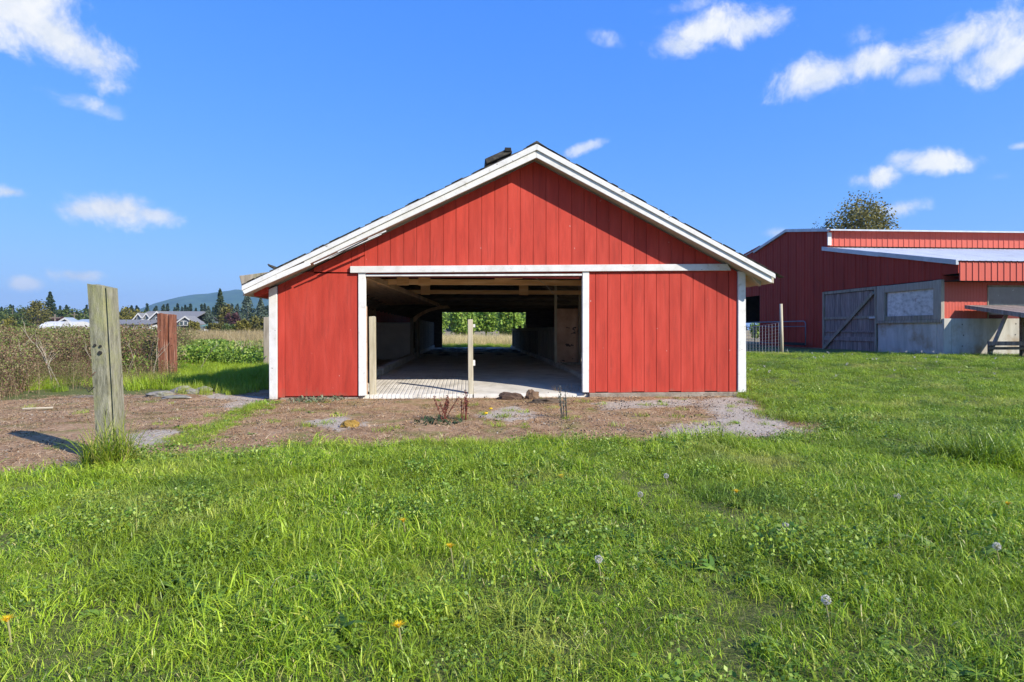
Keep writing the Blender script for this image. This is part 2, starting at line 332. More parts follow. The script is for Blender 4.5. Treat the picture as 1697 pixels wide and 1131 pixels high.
def gz(x, y):
    x = np.asarray(x, float); y = np.asarray(y, float)
    near = 1-sstep(25, 60, np.hypot(x, y))
    pm = sstep(-.25, .25, sdist(PADW, x, y))
    und = (fbm(x, y, .5, 11)-.5)*.16*(1-pm)+(fbm(x, y, 3, 5)-.5)*.035*(1-.5*pm)
    bx = sstep(-4.6,-4.,x)*(1-sstep(4.3,4.8,x))*sstep(9.0,9.6,y)*(1-sstep(31,33,y))     # under the barn it stays level
    hl_ = np.exp(-(((x-HOL[0])/.75)**2+((y-HOL[1])/.28)**2))*.16
    return RISE(x, y)+und*near*(1-bx)-.03*bx-hl_
def axis(lo, hi, st, far_lo, far_hi):
    a = list(np.arange(lo, hi+1e-6, st)); s = st; v = hi
    while v < far_hi: s *= 1.16; v += s; a.append(v)
    s = st; v = lo
    while v > far_lo: s *= 1.16; v -= s; a.insert(0, v)
    return np.array(a)
gx = axis(-9, 11, .085, -4500, 4500); gy = axis(1.2, 13, .085, -300, 6000)
GX, GY = np.meshgrid(gx, gy); nx, ny = len(gx), len(gy)
GZ = gz(GX, GY); X, Y = GX.ravel(), GY.ravel()
idx = np.arange(nx*ny).reshape(ny, nx)
quads = np.stack([idx[:-1,:-1], idx[:-1,1:], idx[1:,1:], idx[1:,:-1]], -1).reshape(-1, 4)
def ground_mat():
    m = bpy.data.materials.new('ground'); m.use_nodes = True; nt = m.node_tree; N = nt.nodes.new; Lk = nt.links.new; bs = nt.nodes['Principled BSDF']
    bs.inputs['Roughness'].default_value = .95; bs.inputs['Specular IOR Level'].default_value = .15
    ge = N('ShaderNodeNewGeometry')
    def noise(s, d=6, r=.6, st=None):
        n = N('ShaderNodeTexNoise'); n.inputs['Scale'].default_value = s; n.inputs['Detail'].default_value = d; n.inputs['Roughness'].default_value = r
        if st:
            mp = N('ShaderNodeMapping'); mp.inputs['Scale'].default_value = st; Lk(ge.outputs['Position'], mp.inputs[0]); Lk(mp.outputs[0], n.inputs['Vector'])
        else: Lk(ge.outputs['Position'], n.inputs['Vector'])
        return n.outputs['Fac']
    def ramp(f, stops):
        r = N('ShaderNodeValToRGB'); e = r.color_ramp.elements; e[0].position, e[0].color = stops[0][0], (*stops[0][1],1); e[1].position, e[1].color = stops[-1][0], (*stops[-1][1],1)
        for p, c in stops[1:-1]: x = e.new(p); x.color = (*c,1)
        Lk(f, r.inputs[0]); return r.outputs[0]
    def mix(f, a, b):
        x = N('ShaderNodeMix'); x.data_type = 'RGBA'; Lk(f, x.inputs['Factor']); Lk(a, x.inputs['A']); Lk(b, x.inputs['B']); return x.outputs['Result']
    def mr(f, lo, hi):
        x = N('ShaderNodeMapRange'); Lk(f, x.inputs['Value']); x.inputs['From Min'].default_value = lo; x.inputs['From Max'].default_value = hi; return x.outputs[0]
    def att(n): a = N('ShaderNodeAttribute'); a.attribute_name = n; return a.outputs['Fac']
    def add(a, b, k):
        q = N('ShaderNodeMath'); q.operation = 'MULTIPLY_ADD'; Lk(b, q.inputs[0]); q.inputs[1].default_value = k; Lk(a, q.inputs[2]); return q.outputs[0]
    soil = ramp(noise(40, 8, .8), [(.3,(.06,.07,.02)),(.5,(.11,.13,.035)),(.62,(.20,.19,.07)),(.75,(.30,.25,.12))])
    dirt0 = ramp(noise(14, 10, .7, (1,2.2,1)), [(.3,(.15,.08,.04)),(.45,(.32,.19,.10)),(.56,(.45,.30,.17)),(.72,(.56,.43,.28))])
    dirt = mix(mr(noise(2.2, 5), .5, .66), dirt0, ramp(noise(30), [(.3,(.15,.13,.04)),(.7,(.27,.24,.08))]))
    conc = ramp(noise(26, 10, .75), [(.30,(.28,.22,.15)),(.5,(.44,.375,.29)),(.68,(.57,.51,.42))])
    field = ramp(noise(.08, 8, .65), [(.35,(.15,.13,.05)),(.5,(.27,.21,.11)),(.7,(.38,.31,.18))])
    a = mix(mr(add(att('dirt'), noise(11, 5), .25), .08, .2), soil, dirt)
    a = mix(mr(add(att('conc'), noise(5, 9, .75), 1.1), .50, .60), a, conc)
    a = mix(att('field'), a, field)
    Lk(a, bs.inputs['Base Color'])
    b = N('ShaderNodeBump'); b.inputs['Strength'].default_value = 1.; b.inputs['Distance'].default_value = .03; Lk(noise(28, 8, .7), b.inputs['Height']); Lk(b.outputs[0], bs.inputs['Normal'])
    return m
gobj = mesh_obj('ground', np.stack([X, Y, GZ.ravel()], -1), [quads], ground_mat(), smooth=True)
tag(gobj, 'earth and lawn reaching from the camera to the horizon', kind='structure')
cd = np.full(X.shape, -9.)
for p in CPW: cd = np.maximum(cd, sdist(p, X, Y))
for nm, val in (('dirt', np.clip(pad_mask(X, Y)*1.5, -.3, .3)), ('conc', np.clip(cd*1.2, -.5, .22)), ('field', sstep(24, 38, Y)*1.0)):
    a = gobj.data.attributes.new(nm, 'FLOAT', 'POINT'); a.data.foreach_set('value', val.astype(np.float32))

# ------------------------------------------------------------------ hills
def hill(name, prof, Yd, h0, m, label, seed):
    V = []; n = 90; px = np.linspace(prof[0][0], prof[-1][0], n); py = np.interp(px, [p[0] for p in prof], [p[1] for p in prof])
    py = py-(fbm(px*.06, px*0, 1, seed)-.5)*4
    rows = 10
    for j in range(rows):
        t = j/(rows-1)
        for i in range(n):
            d = Yd*(1+.35*t); top = onY(px[i], py[i], Yd*1.35)
            x = top[0]/(1.35)*(1+.35*t); z = top[2]*math.sin(t*PI/2)**.9+(mn.noise(Vector((x*.004, d*.004, seed)))*25*t*(1-t))
            V.append((x, d, z-8*(1-t)))
    for i in range(n): V.append((V[(rows-1)*n+i][0], Yd*1.5, -8))
    idx = np.arange((rows+1)*n).reshape(rows+1, n)
    return tag(mesh_obj(name, V, [np.stack([idx[:-1,:-1], idx[:-1,1:], idx[1:,1:], idx[1:,:-1]], -1).reshape(-1,4)], m, smooth=True), label, kind='structure')
HILLM = mat('wooded_hillside', [(.02,.06,.04),(.035,.085,.05),(.06,.12,.06)], .012, (1,1,1), .95, .5, .05, bdist=6, objvar=0, detail=10, contrast=(.35,.65))
hill('hill', [(190,532),(225,515),(262,501),(300,492),(350,486),(400,481),(446,474),(520,468),(650,470),(800,480),(900,520),(1000,540)], 2600, 0, HILLM, 'long wooded hill fading to blue behind the fields', 3)

# ------------------------------------------------------------------ scatter (instances of plant clumps on points)
def blades(n, rad, hmin, hmax, w, lean=(.2,.9), prof='blade', tint=(0,1), seg=3, droop=.45, cx=0, cy=0, flat=0, shape=None):
    a = rng.uniform(0, 2*PI, n); r = rad*np.sqrt(rng.uniform(0, 1, n)); bx = cx+r*np.cos(a); by = cy+r*np.sin(a)
    az = rng.uniform(0, 2*PI, n); h = rng.uniform(hmin, hmax, n); ln = rng.uniform(*lean, n); ww = w*rng.uniform(.6, 1.3, n)
    pa = az+PI/2+rng.normal(0, .5, n); tn = rng.uniform(*tint, n)
    ts = np.linspace(0, 1, seg+1); V = np.zeros((n, 2*seg+1, 3))
    for k, t in enumerate(ts):
        out = h*ln*(t**1.6); up = h*(t*(1-.25*ln*t)-droop*ln*t**3*.8)
        if flat: up = up*flat
        cxk = bx+np.cos(az)*out; cyk = by+np.sin(az)*out; czk = up-.01*(1-t)
        if k == seg: V[:, 2*seg] = np.stack([cxk, cyk, czk], -1)
        else:
            wk = ww*((1-.55*t) if prof == 'blade' else (.25+1.1*math.sin(PI*min(t*1.0+.12, 1))))
            V[:, 2*k] = np.stack([cxk-np.cos(pa)*wk/2, cyk-np.sin(pa)*wk/2, czk], -1)
            V[:, 2*k+1] = np.stack([cxk+np.cos(pa)*wk/2, cyk+np.sin(pa)*wk/2, czk], -1)
    base = (np.arange(n)*(2*seg+1))[:, None]
    q = np.concatenate([base+np.array([[2*k, 2*k+1, 2*k+3, 2*k+2]]) for k in range(seg-1)]) if seg > 1 else np.zeros((0,4), int)
    t3 = base+np.array([[2*seg-2, 2*seg-1, 2*seg]])
    return V.reshape(-1, 3), q, t3, np.repeat(tn, 2*seg+1)
def join(parts):
    Vs, Q, T, Ti, k = [], [], [], [], 0
    for V, q, t, ti in parts:
        Vs.append(V); Q.append(q+k); T.append(t+k); Ti.append(ti); k += len(V)
    return np.concatenate(Vs), np.concatenate(Q), np.concatenate(T), np.concatenate(Ti)
def leaf_quads(cen, size, tint=(0,1), flatness=0, aspect=.6):
    n = len(cen); d = rng.normal(0, 1, (n, 3)); d[:, 2] *= (1-flatness); d /= np.linalg.norm(d, axis=1)[:, None]
    u = np.cross(d, rng.normal(0, 1, (n, 3))); u /= np.linalg.norm(u, axis=1)[:, None]
    s = size*rng.uniform(.6, 1.4, n)[:, None]; V = np.stack([cen-d*s/2, cen+u*s*aspect/2, cen+d*s/2, cen-u*s*aspect/2], 1)
    return V.reshape(-1, 3), (np.arange(n)*4)[:, None]+np.array([[0,1,2,3]]), np.zeros((0,3), int), np.repeat(rng.uniform(*tint, n), 4)
def proto(name, part, m):
    V, q, t, ti = part
    o = mesh_obj(name, V, [q, t], m, tint=ti)
    C.objects.unlink(o); return o
def scatter(name, P, scale, idx, protos, label, tilt=.15, az=None, parent=None, cat=None, kind='stuff'):
    n = len(P); P = np.asarray(P, float)
    me = bpy.data.meshes.new(name); me.vertices.add(n); me.vertices.foreach_set('co', P.astype(np.float32).ravel())
    rot = np.stack([rng.normal(0, tilt, n), rng.normal(0, tilt, n), rng.uniform(0, 2*PI, n)], -1)
    a = me.attributes.new('rot', 'FLOAT_VECTOR', 'POINT'); a.data.foreach_set('vector', rot.astype(np.float32).ravel())
    sc3 = np.asarray(scale, float); sc3 = np.repeat(sc3[:, None], 3, 1) if sc3.ndim == 1 else sc3
    a = me.attributes.new('scl', 'FLOAT_VECTOR', 'POINT'); a.data.foreach_set('vector', sc3.astype(np.float32).ravel())
    a = me.attributes.new('idx', 'INT', 'POINT'); a.data.foreach_set('value', np.asarray(idx, dtype=np.int32))
    o = bpy.data.objects.new(name, me); C.objects.link(o)
    col = bpy.data.collections.new(name+'_kinds')
    for p in protos: col.objects.link(p)
    g = bpy.data.node_groups.new(name, 'GeometryNodeTree'); g.interface.new_socket('Geometry', in_out='INPUT', socket_type='NodeSocketGeometry')
    g.interface.new_socket('Geometry', in_out='OUTPUT', socket_type='NodeSocketGeometry')
    N = g.nodes.new; gi = N('NodeGroupInput'); go = N('NodeGroupOutput'); ci = N('GeometryNodeCollectionInfo'); ip = N('GeometryNodeInstanceOnPoints')
    ci.inputs['Collection'].default_value = col; ci.inputs['Separate Children'].default_value = True; ci.inputs['Reset Children'].default_value = True
    def na(nm, dt): x = N('GeometryNodeInputNamedAttribute'); x.data_type = dt; x.inputs['Name'].default_value = nm; return x.outputs[0]
    L = g.links.new
    L(gi.outputs[0], ip.inputs['Points']); L(ci.outputs[0], ip.inputs['Instance']); ip.inputs['Pick Instance'].default_value = True
    L(na('idx', 'INT'), ip.inputs['Instance Index']); L(na('rot', 'FLOAT_VECTOR'), ip.inputs['Rotation']); L(na('scl', 'FLOAT_VECTOR'), ip.inputs['Scale'])
    L(ip.outputs[0], go.inputs[0])
    md = o.modifiers.new('scatter', 'NODES'); md.node_group = g
    return tag(o, label, cat, kind=kind)
def in_view(x, y, m=1.5):
    xc = x*RT[0]+y*RT[1]; yc = x*FW[0]+y*FW[1]
    return (yc > 0) & (np.abs(xc) < .86*yc+m)
def region(x0, x1, y0, y1, dens, m=1.5):
    n = int((x1-x0)*(y1-y0)*dens); x = rng.uniform(x0, x1, n); y = rng.uniform(y0, y1, n); k = in_view(x, y, m); return x[k], y[k]

# grass clumps -----
gp = []
for i in range(6):
    gp.append(proto('grass_short_%d' % i, join([blades(84, .13, .03, .08, .0034, (.3,1.5), tint=(0,.85)), blades(10, .13, .03, .07, .004, (.5,1.4), tint=(.85,1), droop=.7)]), GRASS))
for i in range(4):
    gp.append(proto('grass_tall_%d' % i, join([blades(36, .09, .06, .14, .0042, (.5,1.3), tint=(.1,.85), seg=4, droop=.8), blades(20, .1, .04, .09, .004, (.2,.8), tint=(.1,.7))]), GRASS))
for i in range(3):
    lv = blades(9, .03, .04, .085, .017, (.9,1.5), prof='leaf', tint=(0,1), seg=4, droop=.6)
    gp.append(proto('leaf_rosette_%d' % i, lv, LEAF))
for i in range(2):
    c = np.stack([rng.normal(0,.08,110), rng.normal(0,.08,110), rng.uniform(.02,.075,110)], -1)
    gp.append(proto('mat_clover_%d' % i, leaf_quads(c, .0125, (0,1), .55, .7), LEAF))
def lawn_ok(x, y):
    b = (x > -4.2) & (x < 4.45) & (y > 9.4) & (y < 32)
    wild = (x < -3.9) & (y > 9.2)
    pm = pad_mask(x, y)
    hollow = fbm(x, y, 2.6, 21) < .20
    return (~b) & (~wild) & (pm < .03) & (~hollow)
def lawn(x, y):
    k = lawn_ok(x, y); x, y = x[k], y[k]; n = len(x)
    tall = fbm(x, y, 1.1, 31); leafy = fbm(x, y, 1.4, 41)
    edge = np.exp(-(pad_mask(x, y)/.45)**2)
    u = rng.uniform(0, 1, n); idx = rng.integers(0, 6, n)
    tk = (u < np.clip((tall-.42)*2.2, .05, .6)); idx[tk] = rng.integers(6, 10, tk.sum())
    u2 = rng.uniform(0, 1, n); lk = u2 < np.clip((leafy-.45)*1.4, .03, .30)+edge*.05; idx[lk] = rng.integers(10, 15, lk.sum())
    s = rng.uniform(.6, 1.35, n)*(1+.25*edge)*(.25+1.5*fbm(x, y, 2.6, 91))
    return np.stack([x, y, gz(x, y)], -1), s, idx
x1, y1 = region(-5, 6, 1.2, 5.2, 215, .6); x2, y2 = region(-8, 11, 5.2, 9.8, 115); x3, y3 = region(4.2, 17, 9.4, 19.5, 75, 1)
Pg, Sg, Ig = lawn(np.concatenate([x1,x2,x3]), np.concatenate([y1,y2,y3]))
GNAMES = sorted(p.name for p in gp); order = {p.name: i for i, p in enumerate(sorted(gp, key=lambda p: p.name))}
remap = np.array([order[p.name] for p in gp])
scatter('grass', Pg, Sg, remap[Ig], gp, 'lush green mown lawn grass with clover and broad leaves filling the foreground')

# ------------------------------------------------------------------ red barn
YF = 9.55; YR = YF-.30; LB = 21.5
def fp(px, py, Y=YF): v = onY(px, py, Y); return float(v[0]), float(v[2])
def line(p, q):
    (x0, z0), (x1, z1) = p, q; k = (z1-z0)/(x1-x0); return lambda x: z0+k*(x-x0)
AT = fp(889,240,YR); LT = fp(402,474.5,YR); RTp = fp(1283,455,YR)
AB = fp(889,262,YR); LBm = fp(407,487.5,YR); RB = fp(1278,469.5,YR)
AM = fp(889,250,YR); LM = fp(405,481,YR); RM = fp(1281,461.5,YR)
tl, tr_ = line(AT, LT), line(AT, RTp); bl, br = line(AB, LBm), line(AB, RB); ml, mr_ = line(AM, LM), line(AM, RM)
ax = AT[0]
barn = thing('barn', (0, YF, 0), 'long low red barn with white trim, open at both ends', 'barn')
deck = .115
def under(x): return (tl(x) if x < ax else tr_(x))-.175
def board(name, x0, x1, zb, ztop, m=RED, y0=YF, y1=YF+.018, parent=barn, bevel=.003):
    """upright board; ztop is a function of x; splits at the ridge if needed"""
    xs = [x0, x1] if not (x0 < ax < x1 and ztop is under) else [x0, ax, x1]
    poly = [(x0, zb), (x1, zb)]+[(x, ztop(x)) for x in reversed(xs)]
    if min(z for _, z in poly[2:]) < zb+.01: poly = [p for p in poly]
    return MB().prism(poly, y0, y1).build(name, m, parent, bevel)
hl = fp(580,452); hr = fp(1212,448.5); hz_ = line(hl, hr)       # foot of the gable boards
GR = [520,582,604,625.5,647,669,690.5,712.5,734.5,755.6,776.7,798.3,819.9,841.4,862,883.4,904.8,926,947.5,968,988.8,1009.4,1030,1051,1071.3,1092,1112,1132,1152,1172]
gxs = [fp(g, 448)[0] for g in GR]
for a, b in zip(gxs[:-1], gxs[1:]):
    zb = max(hz_(a), hz_(b))-.02
    if under(a) < zb+.02:      # triangular end piece
        xi = [x for x in np.linspace(a, b, 60) if under(x) > zb+.004]
        if xi: board('siding_board', float(xi[0]), b-.0035, zb, under)
        continue
    if under(b) < zb+.02:
        xi = [x for x in np.linspace(a, b, 60) if under(x) > zb+.004]
        if xi: board('siding_board', a, float(xi[-1]), zb, under)
        continue
    board('siding_board', a+.002, b-.0025, zb, under)
xi = [x for x in np.linspace(gxs[-1], gxs[-1]+.5, 80) if under(x) > max(hz_(x), hz_(gxs[-1]))-.016]
if len(xi) > 3: board('siding_board', gxs[-1]+.0035, float(xi[-1]), hz_(gxs[-1])-.02, under)
zft = fp(1000,651)[1]; zfl = fp(500,657)[1]
RG = [976,987,1007,1028,1047.5,1067.5,1087.7,1109,1128.5,1148.6,1168,1188,1207.5,1221.5]
rxs = [fp(g, 600)[0] for g in RG]
for i, (a, b) in enumerate(zip(rxs[:-1], rxs[1:])):
    g = .002 if i < 12 else .009
    board('siding_board', a+g, b-.003, zft+.012*(i % 3 == 1), lambda x: min(hz_(x)-.02-.002, under(x)))
zs = fp(560,450.5)[1]
lx = [fp(g, 600)[0] for g in (460.5, 472, 593)]
board('siding_board', lx[0]+.002, lx[1]-.002, zfl-.02, lambda x: under(x))
xk = lx[1]+.002; xm = next(float(x) for x in np.linspace(xk, lx[2], 300) if under(x) > zs-.004)
MB().prism([(xk, zfl), (lx[2]-.004, zfl), (lx[2]-.004, zs-.005), (xm, zs-.005), (xk, under(xk))], YF, YF+.018).build('siding_panel', RED, barn, .003)
# dark backing behind the boards, with the doorway left open
dl = fp(594,500)[0]; dr = fp(976,500)[0]; xwl = fp(448,500)[0]; xwr = fp(1233,500)[0]
ztopd = hz_(0)-.09
mb = MB()
mb.prism([(xwl, -.05),(dl, -.05),(dl, under(dl)-.01),(xwl, under(xwl)-.01)], YF+.020, YF+.045)
mb.prism([(dr, -.05),(xwr, -.05),(xwr, under(xwr)-.01),(dr, under(dr)-.01)], YF+.020, YF+.045)
mb.prism([(dl, ztopd),(dr, ztopd),(dr, under(dr)-.01),(ax, under(ax)-.01),(dl, under(dl)-.01)], YF+.0202, YF+.0452)
mb.build('wall_sheathing', mat('groove_red', [(.16,.018,.012),(.22,.025,.018)], 6, rough=.8, bump=0), barn)
def quadboard(name, p, y0, y1, m=WHITE, parent=barn, bevel=.004):
    return MB().prism(p, y0, y1).build(name, m, parent, bevel)
# concrete footing under the boards
MB().box(xwl+.15, dl-.002, YF-.03, YF+.0195, -.12, zfl-.022).build('footing', FOOT, barn, .006)
MB().box(dr+.002, xwr-.12, YF-.03, YF+.0195, -.12, zft-.004).build('footing', FOOT, barn, .006)
# white trim
quadboard('header_board', [fp(580,452.5,YF-.05), fp(1212,448.5,YF-.05), fp(1206,437.5,YF-.05), fp(580,441.5,YF-.05)], YF-.05, YF-.002)
quadboard('door_rail', [fp(606.5,458.5), fp(965,457.5), fp(965,454), fp(606.5,455)], YF-.012, YF+.03)
quadboard('door_jamb', [fp(594.5,656.5), fp(606.5,656), fp(606,453), fp(594,453)], YF-.022, YF+.06)
quadboard('door_jamb', [fp(965,650.5), fp(975.5,650.5), fp(976,449.8), fp(965,449.8)], YF-.022, YF+.06)
quadboard('corner_board', [fp(447,662.5), fp(460,662), fp(459.5,474.5), fp(446,480)], YF-.026, YF+.06)
quadboard('corner_board', [fp(1222,650.5), fp(1235.5,650), fp(1234.5,452), fp(1222.5,449.8)], YF-.026, YF+.06)
# rake boards (a wide lower board and a proud upper one on each slope)
def seg(la, lb, x0, x1, n=1):
    xs = np.linspace(x0, x1, n+1); return [(x, lb(x)) for x in xs]+[(x, la(x)) for x in reversed(xs)]
eps = .004
quadboard('rake_board', seg(tl, ml, LT[0], ax), YR-.045, YR-.018)
quadboard('rake_board', seg(tr_, mr_, ax+.001, RTp[0]), YR-.045, YR-.018)
quadboard('rake_board', seg(lambda x: ml(x)+.03, bl, LT[0]+.9, ax), YR-.0175, YR+.012)
quadboard('rake_board', seg(lambda x: mr_(x)+.03, br, ax+.001, RB[0]), YR-.0175, YR+.012)
# the lower end of the left rake has split away and droops
pL = [(fp(406,488,YR)), (fp(470,460,YR)), (fp(516,440,YR)), (fp(512,433,YR)), (fp(462,453.5,YR)), (fp(403,482.5,YR))]
o = quadboard('rake_board', pL, YR-.035, YR-.0178); o['label'] = 'split white board drooping at the left eave'
for a, b in (((520,438),(632,388)), ((545,428),(610,396)), ((560,418),(640,383))):
    p = onY(a[0], a[1], YR-.03); q = onY(b[0], b[1], YR-.03)
    MB().beam(tuple(p), tuple(q), .012, .018).build('splinter', WHITE, barn)
# roof decks with shingle courses
yb = YF+LB+.3
for sgn, f, xe in ((-1, tl, LT[0]), (1, tr_, RTp[0])):
    n = 22; xs = np.linspace(ax, xe, n+1)
    mb = MB()
    top = []
    for i in range(n): top += [(xs[i], f(xs[i])+.012), (xs[i+1], f(xs[i+1])+.028)]
    poly = top+[(xs[-1], f(xs[-1])-.01), (xs[0], f(xs[0])-.01)]
    MB().prism(poly if sgn < 0 else poly[::-1], YR-.03, yb).build('shingle_roof', SHIN, barn)
    poly = [(ax, f(ax)-.012), (xe, f(xe)-.012), (xe, f(xe)-.14), (ax, f(ax)-.14)]
    MB().prism(poly, YR+.014, yb).build('roof_deck', CREAM, barn)
MB().prism([(ax-.16, tl(ax-.16)+.03), (ax, AT[1]+.045), (ax+.16, tr_(ax+.16)+.03), (ax, AT[1]+.015)], YR-.05, yb).build('ridge_cap', SHIN, barn)
for i in range(46):         # lifted shingle tabs along the front edge
    left = rng.uniform() < .5; xx = rng.uniform(LT[0], ax-.1) if left else rng.uniform(ax+.1, RTp[0]); f = tl if left else tr_
    w = rng.uniform(.06, .2); z = f(xx)+.026; z2 = f(xx+w)+.026; e = rng.uniform(.003, .009)
    MB().prism([(xx, z), (xx+w, z2), (xx+w, z2+e), (xx, z+e*.6)], YR-.04, YR+.12).build('shingle', SHIN, barn)
a = fp(806,276,YF+.25); b = fp(848,257,YF+.25)
MB().prism([a, b, (b[0]-.03, b[1]+.08), (a[0]-.03, a[1]+.08)], YF+.1, YF+.55).build('roof_vent', SHIN, barn, .008)
a = fp(836,252,YF+.2); MB().box(a[0], a[0]+.1, YF+.08, YF+.6, a[1]-.02, a[1]+.035).build('vent_cap', DARK, barn)
# curled roofing at left eave, wooden gutter, right eave blocking
p = [onY(*q, YR) for q in ((474,447),(462,447),(452,443),(446,440),(444,438))]
MB().tube([tuple(v) for v in p], [.02,.03,.025,.018,.008], 6).build('curled_roofing', SHIN, barn)
g0 = fp(395,457,YR); g1 = fp(449,450,YR); g2 = fp(430,467,YR); g3 = fp(400,478,YR)
MB().prism([g3, g2, g1, g0], YR+.03, YR+5.5).build('eave_board', WOODG, barn, .006)
g = [fp(424,484,YF), fp(446,474,YF), fp(446,486,YF), fp(425,492,YF)]
MB().prism(g, YF-.1, YF+LB).build('soffit_board', RED, barn, .004)
MB().prism([fp(1243,455,YF), fp(1259,460,YF), fp(1259,475,YF), fp(1247,463,YF)], YF-.05, YF+.05).build('eave_block', CREAM, barn, .004)
MB().prism([fp(1236,452,YF+.06), fp(1262,466,YF+.06), fp(1262,470,YF+.06), fp(1236,457,YF+.06)], YF+.055, YF+LB).build('soffit_board', PLYL, barn)
# side and back walls
wx0 = xwl+.0; wx1 = xwr
def sidewall(x0, x1, zt, ops, za, zb_):
    mb = MB(); y = YF+.062
    for o0, o1 in ops:
        mb.box(x0, x1, y, o0, -.05, zt); mb.box(x0, x1, o0+.0005, o1-.0005, -.05, za); mb.box(x0, x1, o0+.0005, o1-.0005, zb_, zt); y = o1
    mb.box(x0, x1, y, YF+LB, -.05, zt); mb.build('side_wall', RED, barn)
    for o0, o1 in ops:      # white frames round the unseen window holes added to light the interior
        f = MB(); f.box(x0-.01, x1+.01, o0, o0+.04, za, zb_); f.box(x0-.01, x1+.01, o1-.04, o1, za, zb_); f.box(x0-.01, x1+.01, o0+.041, o1-.041, za, za+.04); f.build('window_frame', WHITE, barn)
sidewall(wx0, wx0+.12, under(wx0)+.03, [(10.3,11.6),(12.1,13.4),(13.9,15.1)], .75, 1.55)  # unseen openings added on both sides to let daylight in
sidewall(wx1-.12, wx1, under(wx1)+.03, [(10.2,11.5),(12.0,13.3),(15.6,16.9),(17.5,18.8),(19.4,20.7)], .85, 1.65)
YB = YF+LB
bxl = onY(733,560,YB)[0]; bxr = onY(871,560,YB)[0]; bzt = onY(800,518,YB)[2]
mb = MB()
mb.prism([(wx0,-.05),(bxl,-.05),(bxl,under(bxl)),(wx0,under(wx0))], YB-.1, YB)
mb.prism([(bxr,-.05),(wx1,-.05),(wx1,under(wx1)),(bxr,under(bxr))], YB-.1, YB)
mb.prism([(bxl,bzt),(bxr,bzt),(bxr,under(bxr)),(ax,under(ax)),(bxl,under(bxl))], YB-.1, YB)
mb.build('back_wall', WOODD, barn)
# inside: floor slab with a sloping front, curbs, raised platforms
XL, XRt = onZ(640,632)[0], 2.12; XL = -1.75
ys = [YF+.02, YF+.35, YF+.9, YF+1.6, YF+2.6, YF+6, YF+12, YB]; zsf = [.02,.05,.095,.125,.14,.14,.15,.15]
def slab(name, xa, xb, m, wob):
    xs = np.linspace(xa, xb, 12); V = []; Q = []
    yy = sorted(set(list(np.linspace(YF+.02, YF+3, 22))+list(np.linspace(YF+3.5, YB, 26))))
    for y in yy:
        for x in xs:
            V.append((x, y+wob*math.sin(x*3)*.04*(y < YF+.1), np.interp(y, ys, zsf)+(fbm(x, y, 1.3, 8)-.5)*.03*min(1,(y-YF)*2)))
    n = len(xs)
    for j in range(len(yy)-1):
        for i in range(n-1): Q.append((j*n+i, j*n+i+1, (j+1)*n+i+1, (j+1)*n+i))
    k = len(V); V += [(x, YF+.021, -.1) for x in xs]
    for i in range(n-1): Q.append((k+i, k+i+1, i+1, i))
    return mesh_obj(name, V, Q, m, barn, smooth=True)
def grooved():
    m = CONC.copy(); m.name = 'grooved_concrete'; nt = m.node_tree; N = nt.nodes.new; bs = nt.nodes['Principled BSDF']
    old = bs.inputs['Normal'].links[0].from_node
    w = N('ShaderNodeTexWave'); w.bands_direction = 'X'; w.wave_profile = 'SIN'; w.inputs['Scale'].default_value = 4.6; w.inputs['Distortion'].default_value = .5
    w.inputs['Detail'].default_value = 2; w.inputs['Detail Scale'].default_value = 1.0
    tc = N('ShaderNodeTexCoord'); nt.links.new(tc.outputs['Object'], w.inputs['Vector'])
    mr = N('ShaderNodeMapRange'); nt.links.new(w.outputs['Fac'], mr.inputs['Value']); mr.inputs['From Min'].default_value = .0; mr.inputs['From Max'].default_value = .3
    b = N('ShaderNodeBump'); b.inputs['Strength'].default_value = .8; b.inputs['Distance'].default_value = .008
    nt.links.new(mr.outputs[0], b.inputs['Height']); nt.links.new(old.outputs[0], b.inputs['Normal']); nt.links.new(b.outputs[0], bs.inputs['Normal'])
    return m
xmid = onZ(784,655)[0]
slab('floor_slab', XL, xmid-.01, grooved(), 1); slab('floor_slab', xmid+.01, XRt, CONC, -1)
DUNG = mat('dried_dung', [(.035,.03,.028),(.07,.062,.055)], 9, rough=.95, bump=.9)
n = 60; V = []; 
xs = np.linspace(XL+.02, XRt-.02, 50); yy = np.linspace(YF+9.5, YB-.3, 90); XX, YY = np.meshgrid(xs, yy)
ZZ = .12+.11*np.clip(fbm(XX, YY, 2.6, 77)-.30, 0, 1)*sstep(YF+9.5, YF+13, YY)
ii = np.arange(XX.size).reshape(XX.shape); QQ = np.stack([ii[:-1,:-1], ii[:-1,1:], ii[1:,1:], ii[1:,:-1]], -1).reshape(-1,4)
mesh_obj('dried_mud', np.stack([XX.ravel(), YY.ravel(), ZZ.ravel()], -1), [QQ], DUNG, barn)
cl = MB().prismx([(YF+2.9,.02),(YF+3.05,.27),(YF+6,.29),(YB-.2,.29),(YB-.2,.0)], XL-.16, XL).build('curb', CONC, barn, .02)
MB().hexa([(XL-.14,YF+3.1,0),(XL-.02,YF+3.1,0),(XL-.02,YF+3.1,.26),(XL-.14,YF+3.1,.27)], [(XL-.52,YF+.9,0),(XL-.3,YF+.9,0),(XL-.34,YF+.9,.12),(XL-.5,YF+.9,.20)][::1]).build('curb', CONC, barn, .02)
MB().box(wx0+.13, XL-.17, YF+1.2, YB-.2, -.02, .13).build('side_platform', CONC, barn)
MB().prismx([(YF+.9,.0),(YF+1.1,.2),(YF+5.0,.24),(YB-.2,.26),(YB-.2,.0)], XRt, XRt+.14).build('curb', CONC, barn, .02)
MB().box(XRt+.145, wx1-.13, YF+.3, YB-.2, -.02, .17).build('side_platform', CONC, barn)
